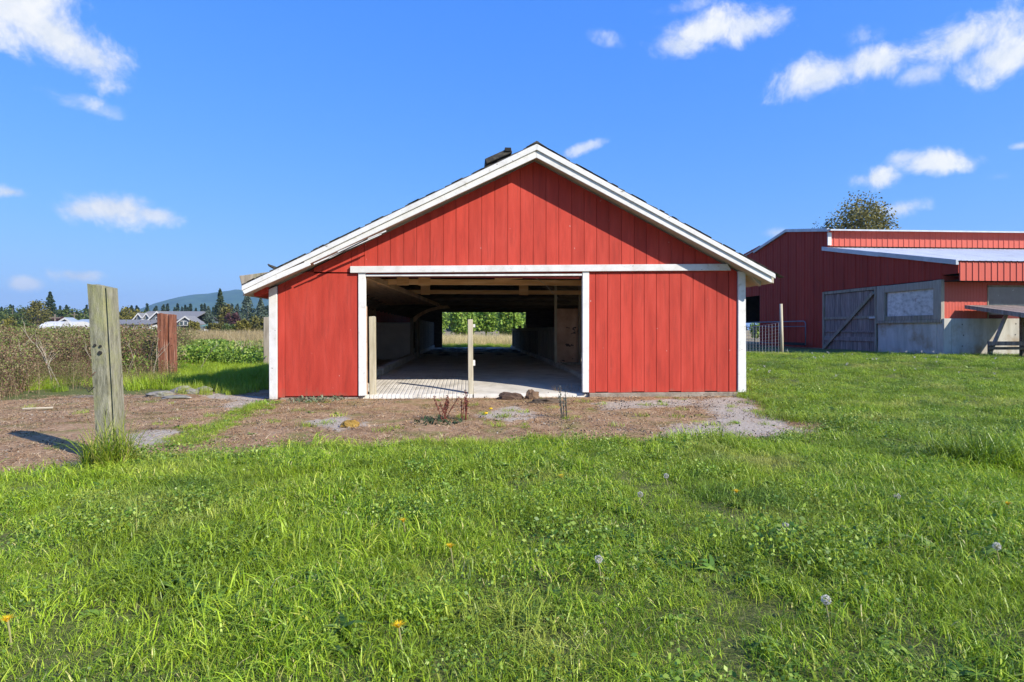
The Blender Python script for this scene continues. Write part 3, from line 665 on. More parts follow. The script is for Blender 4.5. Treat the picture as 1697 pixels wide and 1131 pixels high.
# left apron in front of the platform
MB().hexa([(dl+.02,YF+.04,-.02),(XL-.01,YF+.04,-.02),(XL-.01,YF+.04,.05),(dl+.02,YF+.04,.10)], [(XL-.6,YF+1.2,-.02),(XL-.01,YF+1.2,-.02),(XL-.01,YF+1.2,.12),(XL-.6,YF+1.2,.16)]).build('apron', CONC, barn, .01)
# cross beams
zbm = 1.905
for i, dy in enumerate((1.95, 5.0, 8.1, 11.2, 14.3, 17.4, 20.3)):
    x0 = -1.72 if i == 0 else wx0+.13
    MB().box(x0, wx1-.13, YF+dy-.045, YF+dy+.045, zbm+.004*i, zbm+.10).build('cross_beam', WOODB if i < 2 else WOODD, barn, .004)  # light put into the colour: bright orange front beams, dark deeper ones
for i in range(24):
    y = YF+.6+i*.9
    for f, xe in ((tl, wx0), (tr_, wx1)):
        MB().beam((ax, y, f(ax)-.24), (xe+.14*(1 if xe < 0 else -1), y, f(xe+.14*(1 if xe < 0 else -1))-.24), .045, .14).build('rafter', WOODD, barn)
for x, dy in ((-1.35, 1.95), (-.95, 1.96), (-1.15, 5.0), (1.2, 5.0)):
    MB().box(x, x+.22, YF+dy-.085, YF+dy-.05, zbm-.02, zbm+.22).build('beam_block', WOODB, barn, .003)
p0 = onY(820,464,YF+1.85); p1 = onY(866,459,YF+1.85)
MB().beam((p0[0], YF+1.87, p0[2]+.02), (p1[0], YF+1.87, p1[2]+.0), .03, .07).build('beam_block', WOODB, barn, .004)
# plywood ceiling on the left bay
zc = 1.93
mb = MB(); mb.hexa([(wx0+.13,YF+.1,zc),(XL+.05,YF+.1,zc+.02),(XL+.05,YF+.1,zc+.035),(wx0+.13,YF+.1,zc+.015)], [(wx0+.13,YF+9.8,zc-.12),(-.95,YF+9.8,zc-.05),(-.95,YF+9.8,zc-.035),(wx0+.13,YF+9.8,zc-.105)])
mb.build('ceiling_panel', PLYL, barn)
MB().beam((XL+.08,YF+.1,zc+.0),(-.95,YF+9.8,zc-.1), .04, .09).build('ceiling_trim', PLYL, barn, .003)
MB().box(wx0+.125, wx0+.16, YF+5.7, YF+9.6, .13, zc-.02).build('stall_lining', PLY, barn)
# left: partition wall, posts and arched bracket
YP = YF+9.6; 
MB().box(wx0+.17, XL-.10, YP, YP+.1, .13, 1.28).build('partition_wall', mat('grey_partition', [(.46,.45,.41),(.60,.58,.53)], 2.5, rough=.9, bump=.2), barn)
MB().box(XL-.10, XL+.0, YP-.02, YP+.10, .26, 1.42).build('stall_post', WOODG, barn, .004)
MB().box(XL+.04, XL+.14, YP+.7, YP+.8, .14, 1.5).build('stall_post', WOODG, barn, .004)
arc = []; arc2 = []
for k in range(9):
    t = k/8; arc.append((XL-.12+1.2*t**1.15, 1.30+.52*math.sin(t*PI/2)**.8)); arc2.append((XL+.06+1.1*t**1.25, 1.30+.43*math.sin(t*PI/2)**.8))
MB().prism(arc2+arc[::-1], YP-.01, YP+.03).build('arched_bracket', PLYL, barn, .002)
MB().prism([(XL-.1+1.1,1.80),(XL-.1+1.55,1.72),(XL-.1+.9,1.84),(XL+.2,1.84)][::-1], YP-.012, YP+.02).build('arched_bracket', PLYL, barn)
for i in range(26):    # dark boards of the left stall wall
    y = YP+1+i*.42
    if y > YB-.4: break
    MB().box(XL-.06, XL-.03, y, y+.4, .26, 1.42).build('stall_board', WOODD, barn)
# right: posts, plywood panel and boarded stall wall
YQ = YF+5.35
MB().box(2.115, 2.175, YQ-.03, YQ+.04, .22, 2.3).build('stall_post', WOODP, barn, .003)
MB().box(2.72, 2.78, YQ-.04, YQ+.03, .17, 2.3).build('stall_post', WOODG, barn, .003)
MB().box(2.18, 2.76, YQ+.04, YQ+.06, .24, 1.58).build('plywood_panel', PLY, barn, .002)
MB().box(2.12, 2.9, YQ-.06, YQ+.08, .17, .23).build('stall_sill', WOODG, barn, .003)
MB().box(3.1, 3.6, YQ+1.2, YQ+1.3, .17, 1.5).build('plywood_panel', PLY, barn)
for i in range(56):
    y = YQ+.12+i*.27
    if y > YB-.8: break
    w = .255
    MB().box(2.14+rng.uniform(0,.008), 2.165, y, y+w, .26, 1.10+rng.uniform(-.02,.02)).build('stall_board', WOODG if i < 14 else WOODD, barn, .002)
MB().box(2.10, 2.14, YQ+.06, YB-.8, 1.02, 1.12).build('stall_rail', WOODG, barn, .004)
MB().box(2.12, 2.17, YB-2.2, YB-2.1, .2, 2.0).build('stall_post', DARK, barn)
for dy in (8, 10.2, 10.9):
    MB().box(2.11, 2.17, YQ+dy, YQ+dy+.08, 1.12, 1.22).build('post_stub', WOODP, barn)
# bits hanging in the doorway
MB().tube([(1.05,YF+.9,2.02),(1.3,YF+.9,1.86),(1.55,YF+.9,1.6)], .004, 4).build('hanging_twine', STALK, barn)

def solo(mb, name, m, label, cat, loc, bevel=0, group=None, smooth=False):
    return tag(mb.build(name, m, None, bevel, smooth, loc), label, cat, group)
# posts in the doorway
def rect_post(name, pxl, pxr, pyt, pyb, Yp, m, label, d=.09, brackets=False):
    b0 = onY(pxl+1, pyb, Yp); b1 = onY(pxr, pyb, Yp); t0 = onY(pxl, pyt, Yp); t1 = onY(pxr-1, pyt, Yp)
    root = thing(name, (b0[0], Yp, 0), label, 'post')
    zb = -.05
    MB().hexa([(b0[0],Yp,zb),(b1[0],Yp,zb),(b1[0],Yp+d,zb),(b0[0],Yp+d,zb)], [(t0[0],Yp,t0[2]),(t1[0],Yp,t1[2]+.006),(t1[0],Yp+d,t1[2]),(t0[0],Yp+d,t0[2])]).build('shaft', m, root, .006)
    if brackets:
        for z, s in ((t0[2]-.1, .05), (.52, .09)):
            MB().box(b1[0]-.008, b1[0]+.028, Yp+.02, Yp+.06, z-s/2, z+s/2).build('insulator', WHITE, root, .004)
    return root
rect_post('door_post', 775, 784.5, 530, 652, YF+.1, WOODP, 'weathered square post with white insulators standing mid doorway', .09, True)
rect_post('door_post', 611, 622.5, 525, 650, YF+.12, WOODP, 'mossy square post just inside the left white door jamb', .1)
rect_post('door_post', 605.5, 609, 508, 650, YF+.14, PLY, 'thin dark brown slat against the left white door jamb', .03)

# ------------------------------------------------------------------ steel barn on the right
XB = float(onZ(1562,590,.25)[0])
def wp(px, py): v = onX(px, py, XB); return float(v[1]), float(v[2])     # (y, z) on the west wall
YN = wp(1562,590)[0]; YC = wp(1365,560)[0]; YE = wp(1259,576)[0]
shed = thing('metal_barn', (XB, YN, .25), 'red ribbed steel barn with lean-to roof at the right edge', 'barn')
ze = wp(1253,414)[1]; yr_, zr_ = wp(1305,381); yc_, zc_ = wp(1372,381)
lt0 = wp(1365,410); lt1 = wp(1588,432)
low = line(lt0, lt1)
def ribbed(name, y0, y1, z0f, z1f, m, parent=shed, x=XB, n=1):
    """panel on the west wall, faces -x: flat with one raised rib at its far edge and two low ones"""
    w = y1-y0; prof = [(0,0),(.06,-.022),(.12,-.022),(.17,0),(.42,0),(.45,-.007),(.49,-.007),(.52,0),(.72,0),(.75,-.007),(.79,-.007),(.82,0),(1,0)]
    V = []; Fs = []
    for t, d in prof:
        y = y0+t*w; V += [(x+d, y, z0f(y)), (x+d, y, z1f(y)), (x+.03, y, z0f(y)), (x+.03, y, z1f(y))]
    k = len(prof)
    for i in range(k-1):
        a = 4*i; b = a+4; Fs += [(a, a+1, b+1, b), (a+2, b+2, b+3, a+3), (a+1, a+3, b+3, b+1)]
    return mesh_obj(name, V, Fs, m, parent)
npan = 8; pw = (YE-YC)/npan
roofz = lambda y: (np.interp(y, [yc_, yr_, YE+.1], [zc_, zr_, ze+.1]))-.04
z0w = .30
for i in range(npan):
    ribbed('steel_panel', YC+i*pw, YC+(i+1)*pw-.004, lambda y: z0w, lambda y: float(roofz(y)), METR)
npl = 9; pw2 = (YC-YN)/npl
yd0, yd1 = wp(1455,500)[0], YC-.04      # door (far end at yd1)
zdt0 = wp(1455,475)[1]; zdt1 = wp(1365,487)[1]
zwin = wp(1555,469)[1]
for i in range(npl):
    y0 = YN+i*pw2; 
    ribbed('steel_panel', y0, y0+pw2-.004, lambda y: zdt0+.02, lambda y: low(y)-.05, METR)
# overhanging bit of lean-to end
YFa = lt1[0]; 
MB().box(XB-.0, XB+.03, YFa, YN-.004, wp(1588,453)[1], low(YFa)-.06).build('steel_panel', METR, shed)
# roof edges / trims
def edge(name, a, b, h, m=METG, x0=XB-.06, x1=XB+.0, dz=0):
    return MB().hexa([(x0,a[0],a[1]-h),(x1,a[0],a[1]-h),(x1,a[0],a[1]),(x0,a[0],a[1])],[(x0,b[0],b[1]-h),(x1,b[0],b[1]-h),(x1,b[0],b[1]),(x0,b[0],b[1])]).build(name, m, shed, .004)
edge('roof_trim', wp(1251,416), (yr_, zr_+.02), .13, x0=XB-.10)
edge('roof_trim', (yr_, zr_+.02), (yc_-.1, zc_+.04), .13, x0=XB-.10)
edge('roof_trim', (lt0[0], lt0[1]+.02), ((lt0[0]+lt1[0])/2, low((lt0[0]+lt1[0])/2)+.02), .16, x0=XB-.09)
edge('roof_trim', ((lt0[0]+lt1[0])/2-.005, low((lt0[0]+lt1[0])/2)+.025), (lt1[0]-.02, lt1[1]+.02), .15, x0=XB-.092)
MB().box(XB-.04, XB+.12, yc_-.06, yc_-.02, lt0[1]+.03, zc_-.12).build('corner_trim', WHITE, shed, .004)
xr_end = 34.
def ribwall(name, x0, x1, y, z0, z1, m, pitch=.23, rib=.018, k=None):
    V = []; Fs = []; xs = np.arange(x0, x1, pitch)
    prof = []
    for x in xs: prof += [(x, 0), (x+.02, -rib), (x+.05, -rib), (x+.07, 0)]
    prof.append((x1, 0))
    for x, d in prof: V += [(x, y+d, z0), (x, y+d, z1)]
    Fs = [(2*i, 2*i+2, 2*i+3, 2*i+1) for i in range(len(prof)-1)]
    return mesh_obj(name, V, Fs, m, shed)
# clerestory wall (faces the camera)
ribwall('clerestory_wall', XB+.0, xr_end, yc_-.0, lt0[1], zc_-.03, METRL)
# roofs
MB().box(XB+.0, XB+.04, yc_+.0, YC-.003, lt0[1]-.1, zc_-.06).build('steel_panel', METR, shed)
MB().hexa([(XB-.06,yc_-.28,zc_-.08),(xr_end,yc_-.28,zc_-.08),(xr_end,yc_-.28,zc_-.02),(XB-.06,yc_-.28,zc_-.02)], [(XB-.06,yr_,zr_-.04),(xr_end,yr_,zr_-.04),(xr_end,yr_,zr_),(XB-.06,yr_,zr_)]).build('steel_roof', METG, shed)
MB().hexa([(XB-.06,yr_+.002,zr_-.04),(xr_end,yr_+.002,zr_-.04),(xr_end,yr_+.002,zr_),(XB-.06,yr_+.002,zr_)], [(XB-.06,YE+.35,ze-.05),(xr_end,YE+.35,ze-.05),(xr_end,YE+.35,ze-.0),(XB-.06,YE+.35,ze-.0)]).build('steel_roof', METG, shed)
V = []; Fs = []
xs = np.arange(XB+.002, xr_end, .2); prof = []
for x in xs: prof += [(x,0),(x+.02,.009),(x+.04,.009),(x+.06,0)]
for x, d in prof: V += [(x, YFa-.06, low(YFa-.06)+.0+d), (x, yc_-.002, low(yc_)+.0+d)]
Fs = [(2*i, 2*i+2, 2*i+3, 2*i+1) for i in range(len(prof)-1)]
mesh_obj('lean_to_roof', V, Fs, mat('sunlit_white_steel', [(.50,.52,.53),(.60,.61,.61)], 2, (1,.3,1), 1, 0, spec=.02, grime=((.36,.35,.33), 2, (3,.4,1), .5, .75)), shed)
# lean-to front fascia, underside, recessed wall
zf0 = wp(1592,465)[1]
ribwall('fascia_panel', XB+.03, xr_end, YFa, zf0, low(YFa)-.03, METRL, .2)
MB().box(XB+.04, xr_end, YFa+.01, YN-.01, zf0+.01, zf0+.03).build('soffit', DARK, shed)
xwin0 = float(onY(1636,500,YN)[0])
zcw = float(onY(1580,528,YN)[2]); zw0 = float(onY(1660,527,YN)[2])-.0; zw1 = float(onY(1660,474,YN)[2])
ribwall('south_wall', XB+.0, xwin0, YN-.0, zcw, zf0+.2, METRL, .1, .004)
ribwall('south_wall', xwin0, xr_end, YN-.002, zw1, zf0+.2, METRL, .1, .004)
MB().box(xwin0+.03, xwin0+3.2, YN+.06, YN+.09, zcw+.1, zw1).build('window_pane', GLASS, shed)
mb = MB(); mb.box(xwin0, xwin0+.03, YN-.02, YN+.08, zcw, zw1); mb.box(xwin0, xwin0+3.2, YN-.02, YN+.08, zw1-.03, zw1+.01); mb.build('window_frame', WOODG, shed)
MB().box(xwin0+.03, xr_end, YN+.02, YN+.04, zcw-.0, zcw+.12).build('window_sill', mat('dark_red_trim', [(.10,.015,.012),(.14,.02,.016)], 5, rough=.7, bump=0), shed)
MB().box(XB+.24, xr_end, YN-.06, YN+.06, .1, zcw-.004).build('concrete_wall', CONCW, shed, .01)
MB().box(XB-.02, XB+.235, YN-.075, YN+.2, .1, zcw-.006).build('concrete_pier', CONCW, shed, .012)
for u, v in ((1595,538),(1597,556),(1595,574),(1684,537),(1683,555)):
    p = onY(u, v, YN-.07); MB().tube([(p[0],YN-.068,p[2]),(p[0],YN-.055,p[2])], .018, 6).build('form_tie_hole', DARK, shed)
# west side: concrete base under the window, window frame and three cloudy panes, big plank door
y_w0, y_w1 = wp(1470,500)[0], wp(1548,500)[0]; zwb = wp(1555,530)[1]
MB().box(XB-.02, XB+.2, YN+.21, yd0-.02, .1, zwb-.0).build('concrete_wall', CONCW, shed, .01)
def ywall(name, ya, yb, za, zb, x0, x1, m=WOODG, bev=.006): return MB().box(x0, x1, min(ya,yb), max(ya,yb), za, zb).build(name, m, shed, bev)
LG = mat('pale_grey_boards', [(.27,.23,.18),(.39,.34,.27)], 3, (5,5,.6), .85, .3, 14)
ywall('window_post', YN-.01, y_w1-.03, zwb+.002, zdt0+.0, XB-.06, XB+.06, LG)
ywall('window_post', y_w0+.06, yd0, zwb+.002, zdt0+.0, XB-.06, XB+.06, LG)
zt = wp(1510,482)[1]; zb_ = wp(1510,523.5)[1]
ywall('window_head', y_w1-.028, y_w0+.058, zt, zdt0-.01, XB-.05, XB+.05, LG)
ywall('window_sill', YN, yd0, zwb-.10, zwb, XB-.075, XB-.022, WOODG)
ywall('window_apron', y_w1-.028, y_w0+.058, zwb+.002, zb_, XB-.045, XB+.05, WOODG)
for i in range(3):
    a = y_w1+(y_w0-y_w1)*i/3; b = y_w1+(y_w0-y_w1)*(i+1)/3
    ywall('window_pane', a+.004, b-.004, zb_, zt, XB+.0+.006*i, XB+.03+.006*i, FIBRE, 0)
# plank door
zdb = wp(1400,581)[1]; nplk = 9
DOORW = mat('purple_grey_planks', [(.13,.095,.085),(.23,.18,.155),(.36,.30,.26)], 3, (6,6,.5), .88, .7, 12, objvar=.2, bdist=.008)
for i in range(nplk):
    a = yd0+.08+(yd1-yd0-.16)*i/nplk; b = yd0+.08+(yd1-yd0-.16)*(i+1)/nplk
    t = (i+.5)/nplk; ywall('door_plank', a+.006, b-.006, zdb+rng.uniform(-.02,.03), zdt0-.12+.0*t, XB-.03+rng.uniform(0,.01), XB-.005, DOORW, .003)
ywall('door_frame', yd1-.09, yd1+.02, zdb-.02, zdt0+.0, XB-.075, XB-.0, WOODG)
ywall('door_frame', yd0+.01, yd0+.09, zdb-.02, zdt0+.0, XB-.075, XB-.0, WOODG)
ywall('door_frame', yd0+.01, yd1+.02, zdt0-.11, zdt0-.0, XB-.07, XB-.001, WOODG)
zmid = wp(1410,527)[1]
for z, h in ((zmid, .1), (wp(1410,550)[1], .07), (wp(1410,562)[1], .16)):
    ywall('door_rail', yd0+.1, yd1-.1, z-h/2, z+h/2, XB-.06, XB-.032, WOODG if z == zmid else DOORW)
MB().beam((XB-.085, yd1-.12, zdb+.08), (XB-.085, yd0+.12, zdt0-.2), .14, .04, (1,0,0)).build('door_brace', WOODG, shed, .006)
p = wp(1449,527); MB().box(XB-.10, XB-.07, p[0]-.16, p[0]+.16, p[1]-.03, p[1]+.04).build('door_latch', METG, shed, .004)
ywall('base_board', YC, YE, .1, z0w-.002, XB-.03, XB+.06, WOODD)
# north annex seen in the gap
zop = float(onX(1250,491,XB)[2])
YE2 = YE+5.5
for i in range(7):
    y0 = YE+.01+i*.78; ribbed('steel_panel', y0, y0+.776, lambda y: zop, lambda y: ze+.15-(y-YE)*.12, METR)
MB().box(XB+.05, xr_end, YE-.1, YE, .2, ze-.1).build('shade_wall', DARK, shed)
MB().box(XB+4, XB+4.1, YE+.1, YE2+.3, .2, 3.4).build('shade_wall', DARK, shed)  # near-black sheets added so the open annex looks dark inside
MB().box(XB+.05, XB+4, YE2+.3, YE2+.4, 1.5, 3.2).build('shade_wall', DARK, shed)
MB().hexa([(XB-.05,YE+.36,ze-.04),(xr_end,YE+.36,ze-.04),(xr_end,YE+.36,ze),(XB-.05,YE+.36,ze)], [(XB-.05,YE2,ze-.7),(xr_end,YE2,ze-.7),(xr_end,YE2,ze-.66),(XB-.05,YE2,ze-.66)]).build('annex_roof', METG, shed)
# interior blocker walls so the sheds are closed
MB().box(xr_end-.1, xr_end, YN, YE2, .1, 3).build('end_wall', METR, shed)

# ------------------------------------------------------------------ yard things by the steel barn
def gzf(x, y): return float(gz(np.array([x]), np.array([y]))[0])
# wire fence with post
pb = onZ(1296,588,.25); gpz = .2
fence = thing('wire_fence', (pb[0], pb[1], gpz), 'sagging wire mesh fence tied to a pale post beside the red barn corner', 'fence')
MB().tube([(pb[0],pb[1],.1),(pb[0]-.01,pb[1],.9),(pb[0]-.035,pb[1],float(onY(1293,504,pb[1])[2]))], [.052,.05,.046], 10).build('fence_post', WOODP, fence, smooth=True)
e0 = onY(1200,560,pb[1]+2.2); mb = MB(); cols = 19; rows = 9
def fpt(u, v):
    x = pb[0]+(e0[0]-pb[0])*u; y = pb[1]+(e0[1]-pb[1])*u
    zt = .25+float(onY(1293,533,pb[1])[2]-.25)*(1-u*.30+.10*u*u) - .05*math.sin(u*PI)
    return (x, y, .28+(zt-.28)*v+.012*math.sin(u*9+v*4))
for j in range(rows+1):
    v = (j/rows)**1.0; mb.tube([fpt(u, v) for u in np.linspace(0, 1, 14)], .0045 if j < rows else .007, 3)
for i in range(cols+1):
    u = i/cols; mb.tube([fpt(u, v) for v in (0, .5, 1)], .004, 3)
tag(mb.build('wire_mesh', METG, fence), kind='stuff')
# tubular gate
g0 = onX(1350,578,XB-.15); GXg = XB-.35
gate = thing('pipe_gate', (GXg, YC+.4, .27), 'blue grey tubular yard gate leaning against the red steel wall', 'gate')
ya, yb_ = wp(1348,560)[0], wp(1215,560)[0]; zt_ = .27+1.15; zl = .27+.15
mb = MB().tube([(GXg,ya,zl),(GXg,ya+.0,zt_-.1),(GXg,ya+.06,zt_-.02),(GXg,ya+.16,zt_),(GXg,yb_,zt_)], .024, 8); mb.build('gate_frame', DULL, gate, smooth=True)
for z in (zl+.02, zt_-.22): MB().tube([(GXg,ya,z),(GXg,yb_,z)], .018, 6).build('gate_rail', DULL, gate, smooth=True)
for px in (1304, 1262): y = wp(px,560)[0]; MB().tube([(GXg,y,zl),(GXg,y,zt_)], .02, 6).build('gate_upright', DULL, gate, smooth=True)
MB().box(GXg-.02, GXg+.02, ya+.05, wp(1304,560)[0], zl-.04, zl+.08).build('gate_board', DARK, gate)
# picnic table
YT = YN-1.55
def tp(px, py, y=YT): v = onY(px, py, y); return float(v[0]), float(v[2])
tb = thing('work_table', (tp(1640,588)[0], YT, .25), 'dark weathered tall wooden table standing against the concrete wall', 'table')
yw = YN-.16
A = np.array(onY(1600,506,yw)); D = np.array(onY(1682,506,yw)); yf = YN-2.5; Bf = np.array([A[0]+.62, yf, A[2]-.42]); wdt = D[0]-A[0]
for k in range(6):          # planks run out from the wall towards the lawn, tabletop slopes down
    u0, u1 = k/6+.006, (k+1)/6-.006
    def q(P, u, dz): return (P[0]+wdt*u, P[1], P[2]+dz)
    MB().hexa([q(A,u0,-.045),q(A,u1,-.045),q(A,u1,0),q(A,u0,0)], [q(Bf,u0,-.045),q(Bf,u1,-.045),q(Bf,u1,0),q(Bf,u0,0)]).build('table_plank', DOORW, tb, .005)
MB().hexa([q(A,-.02,-.11),q(A,.005,-.11),q(A,.005,.002),q(A,-.02,.002)], [q(Bf,-.02,-.15),q(Bf,.005,-.15),q(Bf,.005,.002),q(Bf,-.02,.002)]).build('table_edge', DOORW, tb, .004)
MB().hexa([q(A,1,-.11),q(A,1.02,-.11),q(A,1.02,.002),q(A,1,.002)], [q(Bf,1,-.15),q(Bf,1.02,-.15),q(Bf,1.02,.002),q(Bf,1,.002)]).build('table_edge', DOORW, tb, .004)
Yl = YN-1.0
def lg(px, py, y=Yl): v = onY(px, py, y); return (float(v[0]), float(y), float(v[2]))
l0, l1 = lg(1668,521), lg(1641,585)
MB().beam(l0, l1, .05, .11, (0,1,0)).build('leg', WOODG, tb, .005)
l0, l1 = lg(1668,519,YN-2.0), lg(1664,600,YN-2.0)
p = lg(1694,519); MB().box(p[0]-.05, p[0]+.06, Yl-.05, Yl+.05, .15, p[2]).build('leg', WOODD, tb, .005)
for a_, b_, m_ in ((566,573,DOORW),(575,580,WOODD)):
    c0 = lg(1638,b_,Yl-.08); c1 = lg(1760,a_,Yl-.08); MB().box(c0[0], c1[0], Yl-.12, Yl-.06, c0[2], c1[2]).build('cross_rail', m_, tb, .004)
c0 = lg(1638,580); MB().box(c0[0], c0[0]+.10, Yl-.05, Yl+.04, .15, lg(1638,566)[2]).build('foot_block', WOODD, tb, .005)

# ------------------------------------------------------------------ the two big timber posts on the left
def timber(name, base, top, w0, w1, d, z0, z1, m, label, groove, seed, holes=()):
    """rough sawn post: a section with a long weathering groove, swept with slight wobble"""
    root = thing(name, (base[0], base[1], 0), label, 'post')
    sec = [(-.5,-.5),(-.2,-.52),(groove-.09,-.5),(groove-.03,-.40),(groove+.03,-.36),(groove+.08,-.46),(.47,-.5),(.5,-.47),(.53,0),(.5,.5),(0,.53),(-.5,.5),(-.53,0)]
    K = 26; n = len(sec); V = []; Fs = []
    for j in range(K+1):
        t = j/K; w = w0+(w1-w0)*t
        for i, (u, v) in enumerate(sec):
            wob = mn.noise(Vector((u*3+seed, v*3, t*7)))*.022
            dz = (mn.noise(Vector((u*4, v*4, seed)))*.03 if j == K else 0)+(.03*(-u) if j == K else 0)
            V.append((base[0]+(top[0]-base[0])*t+u*w*(1+wob), base[1]+(top[1]-base[1])*t+v*d*(1+wob), z0+(z1-z0)*t+dz))
    for j in range(K):
        for i in range(n): Fs.append((j*n+i, j*n+(i+1)%n, (j+1)*n+(i+1)%n, (j+1)*n+i))
    Fs.append(tuple(range(K*n, K*n+n)))
    mesh_obj('shaft', V, Fs, m, root)
    for (u, t, r) in holes:
        x = base[0]+(top[0]-base[0])*t+u*w0; y = base[1]+(top[1]-base[1])*t-d*.5
        MB().tube([(x,y-.012,z0+(z1-z0)*t),(x,y+.02,z0+(z1-z0)*t)], r, 7).build('bolt_hole', DARK, root)
    return root
YP1 = 5.15; b0 = onY(163,757,YP1)+np.array([.115,0,0]); t0 = onY(148,474,YP1)+np.array([.115,0,0])
po = timber('timber_post', (b0[0], YP1), (t0[0], YP1-.02), .15, .15, .15, -.1, float(t0[2]), LICH, 'tall grey lichened timber post leaning left, nearest the camera', .35, 3.1,
       ((-.25,.68,.011),(.02,.675,.010),(-.02,.64,.016)))
for zt_m, du in ((.52,.0),(.44,-.05)):
    x = b0[0]+(t0[0]-b0[0])*zt_m-.07+du*.3; z = -.1+(t0[2]+.1)*zt_m
    MB().tube([(x-.03,YP1-.105,z+.02),(x-.0,YP1-.125,z-.01),(x+.035,YP1-.11,z+.03)], .0035, 4).build('wire_staple', mat('rusty_wire',[(.10,.05,.03),(.16,.08,.05)],9,bump=0) if du == 0 else DARK, po)
YP2 = 13.2; b1 = onY(269,622,YP2)+np.array([.12,0,0]); t1 = onY(267,521,YP2)+np.array([.12,0,0])
timber('timber_post', (b1[0], YP2), (t1[0], YP2), .24, .25, .3, -.1, float(t1[2]), RUST, 'short thick rust red rotting timber post among the brambles', .28, 8.4)
bb = onY(441,590,17.); solo(MB().box(bb[0]-.07, bb[0]+.07, 17., 17.14, 0, onY(441,526,17.)[2]), 'fence_post', WOODG, 'grey fence post just behind the left corner of the red barn', 'post', (bb[0],17.,0), .006)

# ------------------------------------------------------------------ stones, log and small plants on the dirt
def rock(px, py, w, h, label, seed, m=ROCK, name='rock', d=None, cat='rock', group=None, Y=None):
    c = onZ(px, py, 0) if Y is None else onY(px, py, Y); n1, n2 = 12, 7; V = []; Fs = []; d = d or w*.8
    for j in range(n2+1):
        ph = PI*j/n2
        for i in range(n1):
            th = 2*PI*i/n1; p = Vector((math.sin(ph)*math.cos(th), math.sin(ph)*math.sin(th), math.cos(ph)))
            k = 1+mn.noise(p*1.6+Vector((seed,0,0)))*.45+mn.noise(p*4+Vector((seed,5,0)))*.15
            V.append((c[0]+p.x*w/2*k, c[1]+p.y*d/2*k, h*.25+p.z*h*.6*k))
    for j in range(n2):
        for i in range(n1): Fs.append((j*n1+i, (j+1)*n1+i, (j+1)*n1+(i+1)%n1, j*n1+(i+1)%n1))
    o = mesh_obj(name, V, Fs, m, loc=(c[0], c[1], 0)); return tag(o, label, cat, group)
for k, (px, py, w, h, lb) in enumerate([(268,657,.40,.10,'broad flat pale rock at the left end of the stone row'),(303,651,.34,.12,'blocky pale rock beside the moss near the red barn'),
        (318,653,.22,.09,'small grey rock between two larger ones in the stone row'),(338,649,.28,.10,'dark topped rock at the right end of the stone row'),(290,660,.42,.045,'thin flat slab lying in front of the stone row')]):
    rock(px, py, w, h, lb, k*3.7, group='rocks edging the concrete pad')
rock(845,662,.42,.13,'rotten dark brown log chunk lying in front of the doorway',9.2,mat('rotten_log',[(.05,.03,.022),(.12,.075,.05)],8,(1,4,4),.9,.9),'log',.16,'log')
rock(882,662,.22,.16,'upright orange brown rotten wood lump at the end of the log',4.4,mat('rotten_wood',[(.10,.06,.035),(.19,.12,.07)],8,rough=.9,bump=.9),'wood_lump',.14,'wood')
rock(905,668,.5,.08,'low dark clod of earth right of the rotten log',2.4,mat('earth_clod',[(.06,.045,.03),(.14,.10,.065)],8,rough=.95,bump=.9),'earth_clod',.25,'clod')
rock(580,708,.19,.09,'small orange brown moss cushion on the bare dirt',5.1,MOSS,'moss_cushion',.16,'moss')
def tuft(name, px, py, parts, m, label, cat='plant', group=None, c=None):
    c = onZ(px, py, 0) if c is None else c; z = gzf(c[0], c[1])
    V, q, t, ti = join(parts); V = V+np.array([c[0], c[1], z])
    return tag(mesh_obj(name, V, [q, t], m, tint=ti, loc=(c[0], c[1], z)), label, cat, group)
tuft('grass_tuft', 180, 775, [blades(420,.17,.16,.46,.008,(.25,.9),tint=(.2,1),seg=5,droop=.5), blades(60,.14,.35,.6,.004,(.1,.5),tint=(.8,1),seg=4)], GRASS, 'long shaggy grass tuft around the foot of the tall grey post', 'grass')
tuft('grass_tuft', 160, 792, [blades(140,.2,.08,.22,.007,(.5,1.1),tint=(.1,.9),seg=4,droop=.7)], GRASS, 'flopping green grass clump in front of the tall grey post', 'grass')
tuft('grass_tuft', 938, 652, [blades(160,.22,.08,.30,.005,(.2,.9),tint=(.3,1),seg=4,droop=.4)], mat('orange_grass',[(1,1,1)],3,rough=.7,bump=0,transl=.3,tintramp=[(0,(.16,.17,.03)),(.5,(.34,.20,.06)),(1,(.46,.30,.12))]), 'orange tinged grass tuft by the right white door jamb', 'grass')
tuft('grass_tuft', 962, 648, [blades(90,.12,.06,.22,.006,(.2,.9),tint=(.2,.8),seg=4,droop=.4)], GRASS, 'bright green grass sprig touching the right white door jamb', 'grass')
tuft('weed', 525, 663, [blades(220,.42,.03,.12,.02,(.6,1.3),prof='leaf',tint=(0,1),seg=3,droop=.3)], foliage('grey_green_weed',(.08,.11,.06),(.15,.19,.11),(.26,.29,.18)), 'grey green creeping weed under the left red panel', 'weed')
tuft('weed', 440, 668, [blades(60,.15,.03,.10,.018,(.6,1.2),prof='leaf',tint=(0,1),seg=3)], LEAF, 'small green weed at the foot of the left corner board', 'weed')
tuft('weed', 725, 700, [blades(90,.28,.03,.10,.022,(.6,1.3),prof='leaf',tint=(0,.5),seg=3)], foliage('dark_weed',(.03,.05,.02),(.06,.09,.035),(.12,.17,.06)), 'low dark green weed left of the red dock stalks', 'weed')
